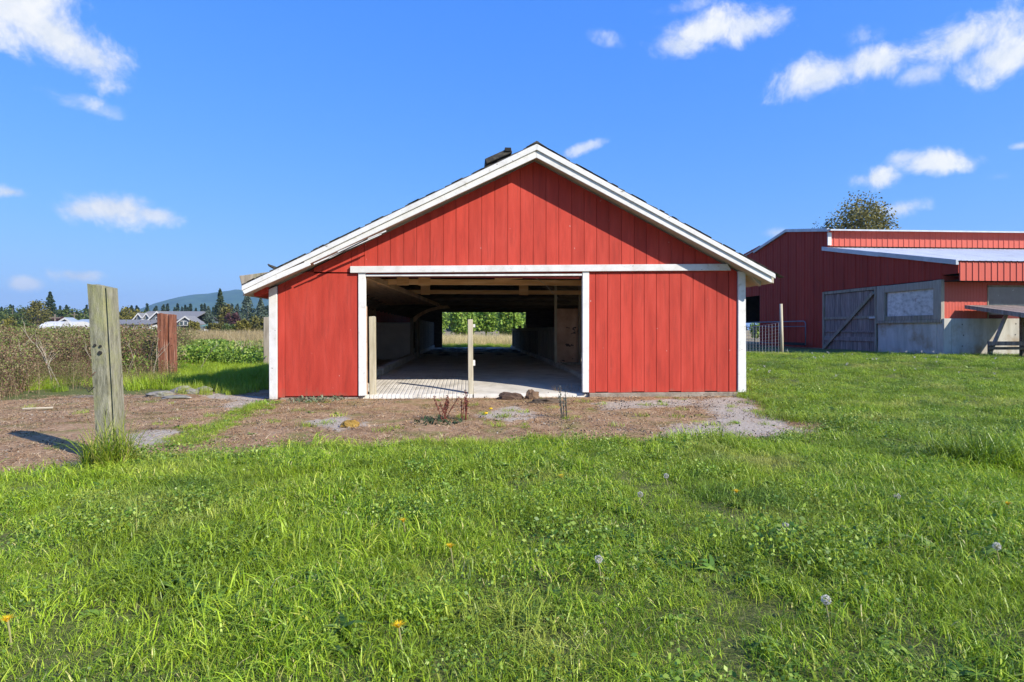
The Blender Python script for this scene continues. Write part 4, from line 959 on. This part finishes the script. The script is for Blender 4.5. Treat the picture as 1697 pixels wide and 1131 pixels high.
for k, (px, py, where) in enumerate([(655,712,'right of the orange moss cushion'),(632,716,'just below the orange moss cushion'),(1075,672,'in front of the right red boards, left of three'),(1065,690,'midway between the right boards and the lawn'),
        (1100,672,'in front of the right red boards, middle of three'),(1120,692,'beside the left end of the pale concrete patch'),(420,672,'left of the left white corner board'),(350,708,'in the diagonal grass seam, middle of three'),
        (330,720,'in the diagonal grass seam, lowest of three'),(390,694,'in the diagonal grass seam, highest of three'),(1245,682,'by the right corner of the barn'),(1280,684,'at the right tip of the concrete pad'),
        (690,742,'at the lawn edge in the middle'),(1020,706,'on bare dirt right of the thistle'),(1130,680,'in front of the right red boards, right of three'),(560,690,'below the left red panel'),
        (845,682,'just in front of the dark log'),(865,684,'in front of the upright rotten wood'),(450,700,'left of centre below the corner board'),(1180,706,'on the pale concrete patch')]):
    tuft('grass_tuft', px, py, [blades(45,.10,.03,.09,.006,(.4,1.1),tint=(.1,.95),seg=3)], GRASS, 'small green grass tuft '+where, 'grass', 'grass tufts on the dirt pad')
def stalk_plant(name, px, py, n, h, m, lmat, label, spread=.4):
    c = onZ(px, py, 0); root = thing(name, (c[0], c[1], 0), label, 'plant'); mb = MB(); cen = []
    for i in range(n):
        a = rng.uniform(0, 2*PI); l = rng.uniform(.1, spread); hh = h*rng.uniform(.6, 1.1); b = (c[0]+rng.normal(0,.03), c[1]+rng.normal(0,.03), -.01)
        t = (b[0]+math.cos(a)*l*hh, b[1]+math.sin(a)*l*hh, hh); mb.tube([b, ((b[0]+t[0])/2, (b[1]+t[1])/2, hh*.55), t], [.006,.005,.003], 5)
        for s in rng.uniform(.45, 1, 26): cen.append([b[0]+(t[0]-b[0])*s+rng.normal(0,.008), b[1]+(t[1]-b[1])*s+rng.normal(0,.008), hh*s+rng.normal(0,.01)])
    mb.build('stem', m, root); V, q, t3, ti = leaf_quads(np.array(cen), .022, (0,1)); tag(mesh_obj('seed_heads', V, [q], lmat, root, tint=ti), kind='stuff'); return root
stalk_plant('dock_plant', 738, 698, 7, .30, DOCK, DOCK, 'dark red brown dock stalks leaning left in front of the doorway', .8)
stalk_plant('dock_plant', 768, 697, 6, .34, DOCK, DOCK, 'upright dark red brown dock stalks in front of the central post', .25)
stalk_plant('thistle', 935, 693, 5, .36, foliage('grey_thistle',(.06,.07,.06),(.12,.14,.12),(.2,.22,.18)), foliage('grey_thistle_leaf',(.10,.11,.09),(.17,.19,.15),(.28,.30,.24)), 'grey green spindly thistle right of the doorway log', .25)
for k, (px, py, lb) in enumerate([(812,682,'small yellow flower head nearest the doorway on the dirt'),(804,690,'small yellow flower just left of the other by the dock stalks')]):
    c = onZ(px, py+4, 0); r = thing('yellow_flower', (c[0],c[1],0), lb, 'flower'); MB().tube([(c[0],c[1],0),(c[0]+.01,c[1],.06)], .003, 5).build('stem', STEM, r)
    MB().tube([(c[0]+.01,c[1],.055),(c[0]+.01,c[1],.062),(c[0]+.01,c[1],.075)], [.004,.024,.018], 9).build('flower_head', YELL, r)

for k, (px, py, w) in enumerate([(1600,768,'left of the three tall grass tufts over the dark hollow at the right edge'),(1650,776,'middle of the three tall grass tufts over the dark hollow at the right edge'),(1700,770,'rightmost of the tall grass tufts over the dark hollow at the right edge')]):
    tuft('grass_tuft', px, py, [blades(520,.26,.14,.42,.007,(.3,1.0),tint=(.0,.9),seg=4,droop=.6)], GRASS, w, 'grass')
# dandelions ----
def dandelion(px, py, yellow, label, Hs=.095):
    # head at pixel, stem dropping to the lawn
    r_ = ray(px, py); t = (CH-Hs)/-r_[2]; h = CP+r_*t; g = gzf(h[0], h[1]); h[2] = Hs
    root = thing('dandelion', (h[0], h[1], g), label, 'flower', 'dandelions in the lawn')
    MB().tube([(h[0]+.015,h[1],g-.01),(h[0]+.008,h[1],(g+Hs)/2),(h[0],h[1],Hs-.005)], .0028, 5).build('stem', STEM, root)
    s = max(.02, .02)
    if yellow:
        V, q, t3, ti = blades(60, .004, .010, .015, .004, (.8,2.5), seg=2, droop=.1, tint=(0,1)); V = V+np.array([h[0],h[1],Hs-.006])
        mesh_obj('flower_head', V, [q, t3], YELL, root, tint=ti)
    else:
        d = rng.normal(0,1,(150,3)); d /= np.linalg.norm(d,axis=1)[:,None]; mb = MB()
        cen = d*.015+np.array([h[0],h[1],Hs+.012])
        V1, q1, t1_, ti1 = leaf_quads(cen, .007, (0,1)); 
        mesh_obj('seed_head', V1, [q1], PUFF, root, tint=ti1)
        MB().tube([(h[0],h[1],Hs-.002),(h[0],h[1],Hs+.012)], [.004,.007], 6).build('seed_core', STEM, root)
DL = [(746,902,1,'yellow dandelion in the middle foreground, largest of the yellow heads'),(668,860,1,'yellow dandelion up and left of the brightest one'),(660,1032,1,'tall stemmed yellow dandelion near the bottom centre'),
      (12,1022,1,'yellow dandelion at the far left edge of the lawn'),(930,787,1,'yellow dandelion close to the dirt edge in the middle'),(1220,812,1,'yellow dandelion in the right part near the dirt corner'),(1670,832,1,'yellow dandelion near the right edge of the photo'),
      (1104,792,0,'white dandelion clock on a tall stem below the concrete patch'),(992,932,0,'large round white dandelion clock near the centre'),(1302,876,0,'white dandelion clock in the right middle of the lawn'),
      (1369,1000,0,'ragged white dandelion clock near the watermark corner of the lawn'),(1652,910,0,'white dandelion clock near the right edge of the lawn'),(1061,823,0,'small pale dandelion clock left of the tall stemmed one'),(1487,826,0,'small white dandelion clock right of the dirt corner')]
DL[10] = (1369,1000,0,'ragged white dandelion clock low in the right foreground')
for d in DL: dandelion(*d)
# white clover heads far on the right lawn
x, y = region(4.8, 14, 11, 18, .8); k = lawn_ok(x, y); x, y = x[k], y[k]
clv = proto('clover_head', leaf_quads(rng.normal(0,.012,(14,3))+np.array([0,0,.12]), .025, (0,1)), PUFF)
scatter('clover_flowers', np.stack([x,y,gz(x,y)],-1), rng.uniform(.7,1.3,len(x)), np.zeros(len(x)), [clv], 'white clover heads dotting the lawn toward the steel barn')

# ------------------------------------------------------------------ litter on the dirt
def litter(x, y, protos, idx, s, name, label): scatter(name, np.stack([x, y, gz(x,y)+.004], -1), s, idx, protos, label, tilt=.05)
lit = [proto('litter_%d' % i, join([blades(46, .16, .025, .09, .0055, (1.0,2.2), tint=(0,1), seg=2, droop=.2, flat=.22)]), STRAWM) for i in range(4)]
x, y = region(-9, 6.5, 4.6, 10.5, 55); pmv = pad_mask(x, y); cdv = np.full(x.shape, -9.)
for p in CPW: cdv = np.maximum(cdv, sdist(p, x, y))
k = (pmv > -.15) & ~((x > xwl) & (y > YF-.02) & (x < 4.5)) & (rng.uniform(0,1,len(x)) > sstep(-.1,.15,cdv)*.85) & (fbm(x,y,1.5,55) > .36)
x, y = x[k], y[k]; litter(x, y, lit, rng.integers(0,4,len(x)), rng.uniform(.6,1.2,len(x)), 'dead_grass_litter', 'reddish brown dead grass and needles strewn over the dirt pad')
peb = []
for i in range(3):
    c = np.stack([rng.normal(0,.12,30), rng.normal(0,.12,30), rng.uniform(0,.008,30)], -1)
    peb.append(proto('pebbles_%d' % i, leaf_quads(c, .016, (.0,.8), .6, .9), mat('gravel_bits', [(1,1,1)], 3, rough=.95, bump=0, tintramp=[(0,(.08,.06,.04)),(.6,(.20,.16,.12)),(1,(.38,.34,.28))])))
x, y = region(-9, 6, 5, 9.6, 7); k = pad_mask(x, y) > .05; x, y = x[k], y[k]
litter(x, y, peb, rng.integers(0,3,len(x)), rng.uniform(.7,1.4,len(x)), 'gravel', 'loose grit and small pebbles over the pad')
# sparse green creeping in the dirt and the diagonal grass seam on the left
x, y = region(-9, 6.5, 4.8, 9.4, 9); k = (pad_mask(x, y) > 0) & (fbm(x,y,1.7,66) > .56) & ~((x > xwl) & (x < 4.6) & (y > YF-.15)); x, y = x[k], y[k]
sa = onZ(300,738)[:2]; sb_ = onZ(438,668)[:2]; t = rng.uniform(0,1,150); xs_ = sa[0]+(sb_[0]-sa[0])*t+rng.normal(0,.10,150); ys_ = sa[1]+(sb_[1]-sa[1])*t+rng.normal(0,.16,150)
# fringe along the right wall corner
t = rng.uniform(0,1,90); xf = 4.55+rng.normal(0,.18,90); yf = 9.2+t*6
X_ = np.concatenate([x, xs_, xf]); Y_ = np.concatenate([y, ys_, yf])
scatter('sparse_grass', np.stack([X_, Y_, gz(X_,Y_)], -1), rng.uniform(.45,1.0,len(X_)), remap[rng.integers(0,12,len(X_))], gp, 'thin grass growing along cracks of the dirt pad and the barn side')

# ------------------------------------------------------------------ wild growth left of the barn and behind
def bush_proto2(n, rad, h, size, m, i):
    c = np.stack([rng.normal(0, rad*.5, n), rng.normal(0, rad*.5, n), h*rng.uniform(0.02, 1, n)**.8], -1)
    return proto('bramble_%d' % i, join([leaf_quads(c, size, (0,1)), blades(46, rad*.8, h*.6, h*1.35, .008, (.1,1.0), tint=(.35,.7), seg=4, droop=.25)]), m)
def bush_proto(name, n, rad, h, size, m, tint=(0,1), stems=22, smat=(0,.4), k=1.0):
    c = np.stack([rng.normal(0, rad*.55, n), rng.normal(0, rad*.55, n), h*rng.uniform(0.02, 1, n)**.75], -1)
    return proto(name, join([leaf_quads(c, size, tint), blades(stems, rad*.7, h*.6, h*1.15, size*.28, (.05,.55), tint=smat, seg=3, droop=.2)]), m)
br_ = [bush_proto2(900, .55, .95, .036, BRAM, i) for i in range(4)]
dg = [proto('dry_grass_%d' % i, join([blades(90, .35, .35, .8, .009, (.1,.6), tint=(.1,1), seg=3, droop=.2)]), DRYG) for i in range(3)]
DRYB = mat('golden_grass', [(1,1,1)], 3, rough=.8, bump=0, transl=.3, objvar=.15, tintramp=[(0,(.30,.28,.09)),(.4,(.55,.44,.20)),(1,(.80,.66,.36))])
dgb = [proto('golden_%d' % i, join([blades(90, .35, .35, .8, .009, (.1,.6), tint=(.0,1), seg=3, droop=.2)]), DRYB) for i in range(3)]
lf = [bush_proto('leafy_%d' % i, 330, .45, .42, .07, LEAF, stems=14, smat=(.4,.9)) for i in range(3)]
tg = [proto('tall_green_%d' % i, join([blades(150, .22, .14, .36, .006, (.1,.6), tint=(.25,.85), seg=3, droop=.25)]), GRASS) for i in range(3)]
def wild(px0, px1, Y0, Y1, dens):
    n = int(dens*(Y1-Y0)*(px1-px0)/1000*(Y0+Y1)/2); Yc = np.sqrt(rng.uniform(Y0**2, Y1**2, n)); u = (rng.uniform(px0, px1, n)-CX)/F
    p = FW[None,:]*Yc[:,None]+RT[None,:]*(u*Yc)[:,None]; return p[:,0], p[:,1]
def put(name, xy, protos, smin, smax, label, cond=None, tilt=.1, zs=None):
    x, y = xy; k = (x < xwl-.45) | (y > YB+1.2) | (y < YF-.3)
    if cond is not None: k &= cond(x, y)
    x, y = x[k], y[k]; n = len(x); s = rng.uniform(smin, smax, n); S = np.stack([s, s, s*(zs if zs is not None else 1)], -1)
    return scatter(name, np.stack([x, y, gz(x,y)], -1), S, rng.integers(0, len(protos), n), protos, label, tilt)
pxof = lambda x, y: CX+F*(x*RT[0]+y*RT[1])/(x*FW[0]+y*FW[1])
put('bramble_thicket', wild(-60, 335, 12.4, 24, 6.5), br_, .62, 1.22, 'brown autumn bramble thicket behind the two timber posts', lambda x, y: (pxof(x,y) < 225+60*fbm(x,y,.5,4)+np.clip((y-14)*4,0,40)) & (fbm(x,y,.5,44) > .22))
put('bramble_edge', wild(-60, 40, 8.9, 13, 9), br_, .45, .9, 'dry brown bramble spilling onto the dirt at the left edge', lambda x, y: (x < -7.1+.15*(y-9)) )
put('green_fringe', wild(0, 345, 9.9, 12.9, 15), tg, .45, .95, 'bright green tall grass fringe between dirt pad and brambles', lambda x, y: fbm(x,y,.9,12) > .50)
put('bramble_strays', wild(-20, 300, 10.4, 12.6, 5), br_, .3, .6, 'low brown bramble runners in front of the thicket', lambda x, y: fbm(x,y,.8,19) > .42)
put('side_lawn', wild(285, 450, 9.9, 19, 22), tg, .4, .75, 'lit green grass strip left of the red barn', lambda x, y: (y > 10.1))
put('leafy_patch', wild(270, 450, 17, 30, 6), lf, .7, 1.35, 'dense green leafy patch beyond the rust red post', lambda x, y: fbm(x,y,.35,71) > .33)
put('green_briars', wild(-20, 300, 12.6, 20, 1.2), lf, .9, 1.7, 'dark green leafy briars growing up through the brown brambles', lambda x, y: fbm(x,y,.6,29) > .52)
put('dry_field', wild(-60, 460, 28, 46, 2.2), dg, .9, 1.4, 'dry brown grass field reaching toward the houses', None, .15)
put('dry_field_far', wild(-60, 470, 46, 105, .5), dg, 1.3, 1.9, 'straw coloured far edge of the field', None, .15)
put('dry_stand', wild(405, 452, 18, 23, 2.5), dg, 1.0, 1.5, 'pale dead stalks standing at the left corner of the barn')
put('back_grass', wild(640, 960, YB+4.5, 52, 3.), dgb, .8, 1.25, 'tawny grass seen through the far end of the red barn')
put('back_green', wild(640, 960, YB+1.5, YB+6, 12), tg, .6, 1.0, 'green grass strip just outside the far end of the barn')
# bleached dead branches
def deadstalk(px, py, h, Yd, label, seed, lean=0.):
    r = random.Random(seed); c = onY(px, 547, Yd); x0, y0 = c[0], c[1]; z0 = gzf(x0, y0)
    root = thing('dead_branch', (x0, y0, z0), label, 'branch', 'bleached dead stalks in the brambles'); 
    def limb(p, d, l, rad, dep):
        pts = [p]; q = p.copy(); dd = d.copy()
        for k in range(4): dd = (dd+Vector((r.uniform(-.25,.25), r.uniform(-.2,.2), r.uniform(-.05,.15)))).normalized(); q = q+dd*l/4; pts.append(q.copy())
        MB().tube([tuple(a) for a in pts], [rad*(1-.18*k) for k in range(5)], 5).build('stalk' if dep == 0 else 'twig', STALK, root)
        if dep < 2:
            for _ in range(2): limb(pts[r.randint(1,3)], (dd+Vector((r.uniform(-.9,.9), r.uniform(-.4,.4), r.uniform(0,.5)))).normalized(), l*r.uniform(.4,.65), rad*.6, dep+1)
    limb(Vector((x0,y0,z0)), Vector((lean,0,1)).normalized(), h, .009, 0)
for a in [(100,600,1.05,11.9,'pale forked dead stalk left of the grey post, tallest one',1,-.45),(88,600,.8,12.0,'thinner pale dead stalk leaning left of the tall forked one',2,-.6),(155,600,.6,12.2,'short bleached stick right beside the grey post',3,.1),
          (205,600,.75,12.3,'dead stalk leaning right between the two timber posts',4,.8),(255,600,.9,12.9,'thin dead stalk just left of the rust red post',5,-.1),(45,600,.9,12.1,'bent dead stalk in the brambles near the left edge',6,-.3),
          (395,600,1.1,18.5,'pale dead stalk by the barn corner leaning left',7,.5),(425,600,1.0,18.6,'pale dead stalk closest to the barn corner',8,-.3),(330,600,.8,16,'thin dead stalk over the green leafy patch',9,.5)]: deadstalk(*a)
p = onZ(60,628,0)
rock(12,600,.28,.9,'grey white lichened stump half hidden by brambles at the left edge',12.2,ROCK,'stump',.25,'stump')
pp = onZ(35,707,.02); qq = onZ(92,701,.02)
solo(MB().tube([tuple(onZ(38,678,.03)), tuple(onZ(60,677,.035)), tuple(onZ(88,676,.03))], .014, 6), 'stick', STALK, 'pale stick lying on the dirt left of the grey post', 'stick', tuple(onZ(60,677,.0)))
solo(MB().hexa([tuple(onZ(70,660,z)) for z in (-.15,.005)]+[tuple(onZ(70,655.5,z)) for z in (.005,-.15)], [tuple(onZ(258,659,z)) for z in (-.15,.005)]+[tuple(onZ(258,654.5,z)) for z in (.005,-.15)]), 'kerb_edge', mat('mossy_concrete', [(.14,.11,.07),(.26,.22,.16)], 6, rough=.95, bump=.6), 'low broken concrete edge along the back of the dirt pad', 'kerb', tuple(onZ(160,658,0)), .01)

# ------------------------------------------------------------------ trees
def crown(cx, cy, z0, z1, rx, ry, n, size, kind, seed):
    r = np.random.default_rng(seed); H = z1-z0
    if kind == 'conifer':
        t = r.uniform(0, 1, n)**.8; tier = np.floor(t*14)/14+r.uniform(0,.05,n); tt = np.clip(tier, 0, 1)
        rad = (1-tt)**.85*rx*(.7+.5*np.sin(tt*60+seed))*0+(1-tt)**.9*rx*r.uniform(.25,1.1,n)
        a = r.uniform(0, 2*PI, n); nb = np.round(a/(2*PI)*9)*(2*PI/9)+r.normal(0,.22,n)+tt*5
        P = np.stack([cx+np.cos(nb)*rad, cy+np.sin(nb)*rad, z0+H*tt-rad*.28+r.normal(0,.012*H,n)], -1)
    else:
        K = max(10, n//45); c = r.normal(0, 1, (K,3)); c /= np.linalg.norm(c,axis=1)[:,None]; c *= (r.uniform(.25,1,(K,1))**.5)*.8
        w = r.integers(0, K, n); P = c[w]+r.normal(0, .14, (n,3)); nr = np.linalg.norm(P, axis=1)[:, None]; P = np.where(nr > 1, P/nr*r.uniform(.8, 1.03, (n,1)), P); P[:,2] = np.maximum(P[:,2], -.95)
        P = P*np.array([rx, ry, H/2])*1.0+np.array([cx, cy, (z0+z1)/2])
    return P
def tree(name, px, top, wpx, Yd, m, kind, label, base_frac=.12, n=900, size=None, group='trees beyond the field', cat='tree', seed=None, trunk=True):
    seed = seed if seed is not None else int(px*7+Yd); c = onY(px, HZ, Yd); x, y = float(c[0]), float(c[1])
    zt = float(onY(px, top, Yd)[2]); rx = wpx/2*Yd/F; g = gzf(x, y)
    root = thing(name, (x, y, g), label, cat, group)
    rr = random.Random(seed)
    if trunk:
        MB().tube([(x,y,g-.3),(x+rx*.04,y,g+zt*.4),(x,y,g+zt*.85)], [max(.04,zt*.028),max(.03,zt*.018),.02], 7).build('trunk', BARK, root)
        if kind != 'conifer':
            mb = MB()
            for k in range(7):
                a = rr.uniform(0,2*PI); z = zt*rr.uniform(.2,.55); e = (x+math.cos(a)*rx*.75, y+math.sin(a)*rx*.75, z+zt*rr.uniform(.15,.38))
                mb.tube([(x,y,z),((x+e[0])/2,(y+e[1])/2,(z+e[2])/2+zt*.03),e], [zt*.014,zt*.009,zt*.003], 5)
            mb.build('limbs', BARK, root)
    P = crown(x, y, g+zt*base_frac, zt, rx, rx*.9, n, 0, kind, seed); s = size or max(.12, Yd/F*3.2)
    V, q, t, ti = leaf_quads(P, s, (0,1), .2 if kind == 'conifer' else 0, .7)
    mesh_obj('crown', V, [q], m, root, tint=ti)
    return root
T = [('fir_tree',83,483,36,180,FCON,'conifer','tall dark fir rising above the left treeline'),
     ('fir_tree',365,479,34,170,FCON,'conifer','tall narrow dark fir left of the red barn eave'),
     ('spruce_tree',410,484,52,120,FBLUE,'conifer','broad blue green spruce with spreading limbs by the barn eave'),
     ('spruce_tree',432,494,40,118,FBLUE,'conifer','blue green spruce partly hidden behind the barn corner'),
     ('spruce_tree',392,508,36,125,FBLUE,'conifer','low blue green spruce left of the broad one'),
     ('spruce_tree',345,508,34,130,FBLUE,'conifer','small blue green spruce right of the gabled house'),
     ('maple_tree',62,495,48,165,FOLIVE,'b','rounded olive green maple left of the tall fir'),
     ('oak_tree',20,502,60,190,FGREEN,'b','dark green rounded tree at the far left edge'),
     ('oak_tree',112,508,44,185,FGREEN,'b','dark green tree right of the tall left fir'),
     ('oak_tree',140,511,36,195,FGREEN,'b','small dark tree just left of the grey timber post'),
     ('maple_tree',214,505,46,150,FYEL,'b','yellow green maple showing right of the grey timber post'),
     ('oak_tree',240,513,30,200,FGREEN,'b','green tree above the long low white house'),
     ('plum_tree',386,517,30,105,FPURP,'b','small dark purple leaved tree near the barn eave'),
     ('plum_tree',100,524,36,150,FPURP,'b','low dark purple tree behind the pale metal sheds'),
     ('maple_tree',375,503,30,160,FOLIVE,'b','olive tree top between the fir and the spruces'),
     ('willow_tree',403,527,26,85,FYEL,'b','small yellow green weeping willow at the field edge'),
     ('bush',425,522,50,88,FOLIVE,'b','olive bush beside the willow by the barn corner'),
     ('bush',360,531,44,95,FOLIVE,'b','low olive hedge bush right of the houses'),
     ('bush',322,529,20,110,FYEL,'b','small yellow shrub right of the gabled house'),
     ('bush',380,533,30,92,FGREEN,'b','low green bush between the hedge and the willow'),
     ('bush',5,522,60,36,FYEL,'b','yellow green bramble bush at the far left, nearest one'),
     ('bush',40,527,46,38,FGREEN,'b','green bush right of the nearest yellow one'),]
for (nm, px, top, w, Yd, m, kd, lb) in T:
    tree(nm, px, top, w, Yd, m, 'conifer' if kd == 'conifer' else 'b', lb, .02 if nm == 'bush' else .1, 1500 if kd == 'conifer' else 1300, cat='bush' if nm == 'bush' else 'tree')
# tree behind the steel barn, thin autumn crown
tree('ash_tree', 1425, 316, 128, 42, foliage('thin_olive_leaves',(.10,.095,.025),(.19,.175,.05),(.30,.26,.08)), 'b', 'airy olive tree top behind the steel barn roof', .35, 12000, .16, None)
tree('ash_tree', 1362, 356, 50, 44, foliage('thin_dark_leaves',(.03,.04,.015),(.06,.07,.025),(.1,.1,.04)), 'b', 'sparse twiggy branch tops left of the airy tree', .4, 800, .13, None)
# trees behind the red barn
for k, (px, top, w, Yd, lb) in enumerate([(720,500,60,64,'bright green tree at the left of the far doorway'),(765,503,56,60,'bright green tree seen left of the doorway post'),(805,498,58,66,'bright green tree in the middle of the far doorway'),(845,502,50,61,'bright green tree right of centre in the far doorway'),(882,500,56,65,'bright green tree at the right of the far doorway')]):
    tree('alder_tree', px, top, w, Yd, FLIME, 'b', lb, .02, 2200, .30, 'trees seen through the red barn')
tree('hedge_bush', 1262, 519, 44, 41, FLIME, 'b', 'green bush glimpsed in the gap between the barns', .02, 900, .2, None, 'bush')
# far wood: instanced conifers and broad trees
fw = []
for i in range(4):
    P = crown(0,0,.5,10,2.0,2.0,420,0,'conifer',50+i); fw.append(proto('far_fir_%d' % i, leaf_quads(P, .9, (0,1), .2), FCON))
for i in range(2):
    P = crown(0,0,.5,8,3.4,3.4,420,0,'b',60+i); fw.append(proto('far_round_%d' % i, leaf_quads(P, 1.0, (0,1)), FGREEN))
n = 950; Yc = rng.uniform(300, 460, n); u = (rng.uniform(-150, 1000, n)-CX)/F
P = FW[None,:]*Yc[:,None]+RT[None,:]*(u*Yc)[:,None]; S = rng.uniform(1.1, 1.9, n)*Yc/400
idx = np.where(rng.uniform(0,1,n) < .35, rng.integers(0,4,n), rng.integers(4,6,n))
scatter('far_wood', P, S, idx, fw, 'dark mixed wood forming the treeline across the far fields', .03)
n = 260; Yc = rng.uniform(300, 420, n); u = (rng.uniform(900, 1900, n)-CX)/F
P = FW[None,:]*Yc[:,None]+RT[None,:]*(u*Yc)[:,None]
scatter('far_wood_east', P, rng.uniform(.8,1.2,n), rng.integers(0,6,n), fw, 'wooded horizon hidden behind the barns on the right', .03)

# ------------------------------------------------------------------ houses across the field
def hb(px, py, Y): v = onY(px, py, Y); return float(v[0]), float(v[2])
def house(name, label, Yd, boxes, cat='house'):
    x0 = hb(boxes[0][0], 547, Yd)[0]; root = thing(name, (x0, Yd, 0), label, cat); return root
def block(root, pl, pr, pe, Yd, dp, mw, z0=0.):
    a = hb(pl, pe, Yd); b = hb(pr, pe, Yd); MB().box(a[0], b[0], Yd, Yd+dp, z0, a[1]).build('wall', mw, root); return a, b
def roof_long(root, pl, pr, pe, ptop, Yd, dp, mr):   # ridge along x
    a = hb(pl, pe, Yd); b = hb(pr, pe, Yd); t = hb(pl, ptop, Yd+dp/2)
    MB().prismx([(Yd-.4, a[1]), (Yd+dp/2, t[1]), (Yd+dp+.4, a[1]), (Yd+dp/2, t[1]-.25)], a[0]-.3, b[0]+.3).build('roof', mr, root)
def gable(root, pl, pr, pe, ptop, Yd, dp, mw, mr, trim=HWHITE):  # gable faces the camera
    a = hb(pl, pe, Yd); b = hb(pr, pe, Yd); t = ((a[0]+b[0])/2, hb((pl+pr)/2, ptop, Yd)[1])
    MB().prism([a, b, t], Yd, Yd+dp).build('gable', mw, root)
    e = .22; rf = MB().prism([(a[0]-.4,a[1]-.15),(t[0],t[1]+.1),(b[0]+.4,b[1]-.15),(b[0]+.4,b[1]+.1),(t[0],t[1]+.4),(a[0]-.4,a[1]+.1)], Yd-.3, Yd+dp).build('roof', mr, root)
    MB().prism([(a[0]-.4,a[1]-.2),(t[0],t[1]+.05),(b[0]+.4,b[1]-.2),(b[0]+.4,b[1]+.08),(t[0],t[1]+.36),(a[0]-.4,a[1]+.08)], Yd-.36, Yd-.305).build('rake_trim', trim, root)
def win(root, px, py, w, h, Yd, y=None):
    a = hb(px, py, Yd); MB().box(a[0]-w/2-.1, a[0]+w/2+.1, Yd-.06, Yd-.002, a[1]-h/2-.1, a[1]+h/2+.1).build('window_frame', HWHITE, root)
    MB().box(a[0]-w/2, a[0]+w/2, Yd-.08, Yd-.065, a[1]-h/2, a[1]+h/2).build('window_pane', GLASS, root)
# quonset hut
Yq = 105; q = thing('quonset_hut', (hb(70,547,Yq)[0], Yq, 0), 'white rounded metal hut at the left of the distant buildings', 'shed')
a = hb(100,547,Yq); b = hb(121,547,Yq); R = (b[0]-a[0])/2; cx_ = (a[0]+b[0])/2; zt = hb(110,532.5,Yq)[1]; l0 = hb(57,547,Yq)[0]
arcp = [(cx_+R*math.cos(PI*k/12), zt*math.sin(PI*k/12)**.8) for k in range(13)]
MB().prism(arcp, Yq-.05, Yq+.1).build('end_wall', HWHITE, q)
MB().prismx([(Yq+4+4*math.cos(PI*k/10), zt*math.sin(PI*k/10)) for k in range(11)], l0, a[0]+1.2).build('vault', HWHITE, q)
sh = house('machine_shed', 'slate shed with blue metal roof beside the white rounded hut', 112, [(96,)], 'shed')
block(sh, 120, 150, 537, 112, 9, HWALL); roof_long(sh, 112, 152, 537, 529.5, 112, 9, ROOFM); gable(sh, 96, 122, 537, 530, 111.4, 2, HWALL, ROOFM)
block(sh, 139, 152, 540, 111.2, 1, HWHITE)
lw = house('long_house', 'long low house with grey roof and white walls between the two timber posts', 118, [(160,)])
block(lw, 150, 246, 538, 118, 8, HWHITE); roof_long(lw, 148, 248, 538, 530, 118, 8, ROOFG)
for px in (168, 186, 200, 218, 232): win(lw, px, 542, .8, .6, 118)
ga = house('gabled_house', 'large slate house with many white trimmed gables across the field', 124, [(225,)])
block(ga, 224, 262, 532, 124, 10, HWALL); roof_long(ga, 222, 318, 530, 516, 124, 12, ROOFG); block(ga, 262, 320, 532, 124, 12, HWALL)
gable(ga, 224, 236, 531, 522, 123, 3, HWALL, ROOFG); gable(ga, 238, 249, 531, 522, 123, 3, HWALL, ROOFG)
gable(ga, 246, 276, 534, 519, 122, 4, HWALL, ROOFG); gable(ga, 293, 322, 537, 527, 120, 4, HWALL, ROOFG)
for px, py in ((230,529),(243.5,529),(261,530),(254,534),(268,534),(301,536),(308,536),(316,537)): win(ga, px, py, .55, .7, 120 if px > 290 else 122 if px > 248 else 123)
block(ga, 240, 296, 540, 121.5, 1, HWHITE)
gs = house('green_roofed_shed', 'small white shed with green roof right of the gabled house', 100, [(340,)], 'shed')
block(gs, 338, 362, 541, 100, 4, HWHITE); roof_long(gs, 336, 364, 541, 537, 100, 5, HGREEN)
for k, (px, tp_, Yd, lb) in enumerate([(91,521,110,'brown utility pole behind the white rounded hut'),(123,518,170,'utility pole with crossarm above the slate shed'),(333,517,150,'pale utility pole right of the gabled house')]):
    c = hb(px, tp_, Yd); r = thing('utility_pole', (c[0], Yd, 0), lb, 'pole'); MB().tube([(c[0],Yd,0),(c[0],Yd,c[1])], .14, 6).build('pole', BARK if k != 2 else STALK, r)
    MB().box(c[0]-.9, c[0]+.9, Yd-.08, Yd+.08, c[1]-.7, c[1]-.5).build('crossarm', BARK, r)

# ------------------------------------------------------------------ air
def haze():
    m = bpy.data.materials.new('air'); m.use_nodes = True; nt = m.node_tree; nt.nodes.clear(); o = nt.nodes.new('ShaderNodeOutputMaterial'); v = nt.nodes.new('ShaderNodeVolumePrincipled')
    v.inputs['Color'].default_value = (.48,.74,1,1); v.inputs['Density'].default_value = .00015; v.inputs['Anisotropy'].default_value = .2
    nt.links.new(v.outputs[0], o.inputs['Volume'])
    b = MB().box(-4600, 4600, -320, 6100, -30, 345).build('haze', m); tag(b, 'thin bluish air over the whole plain', kind='stuff')
haze()
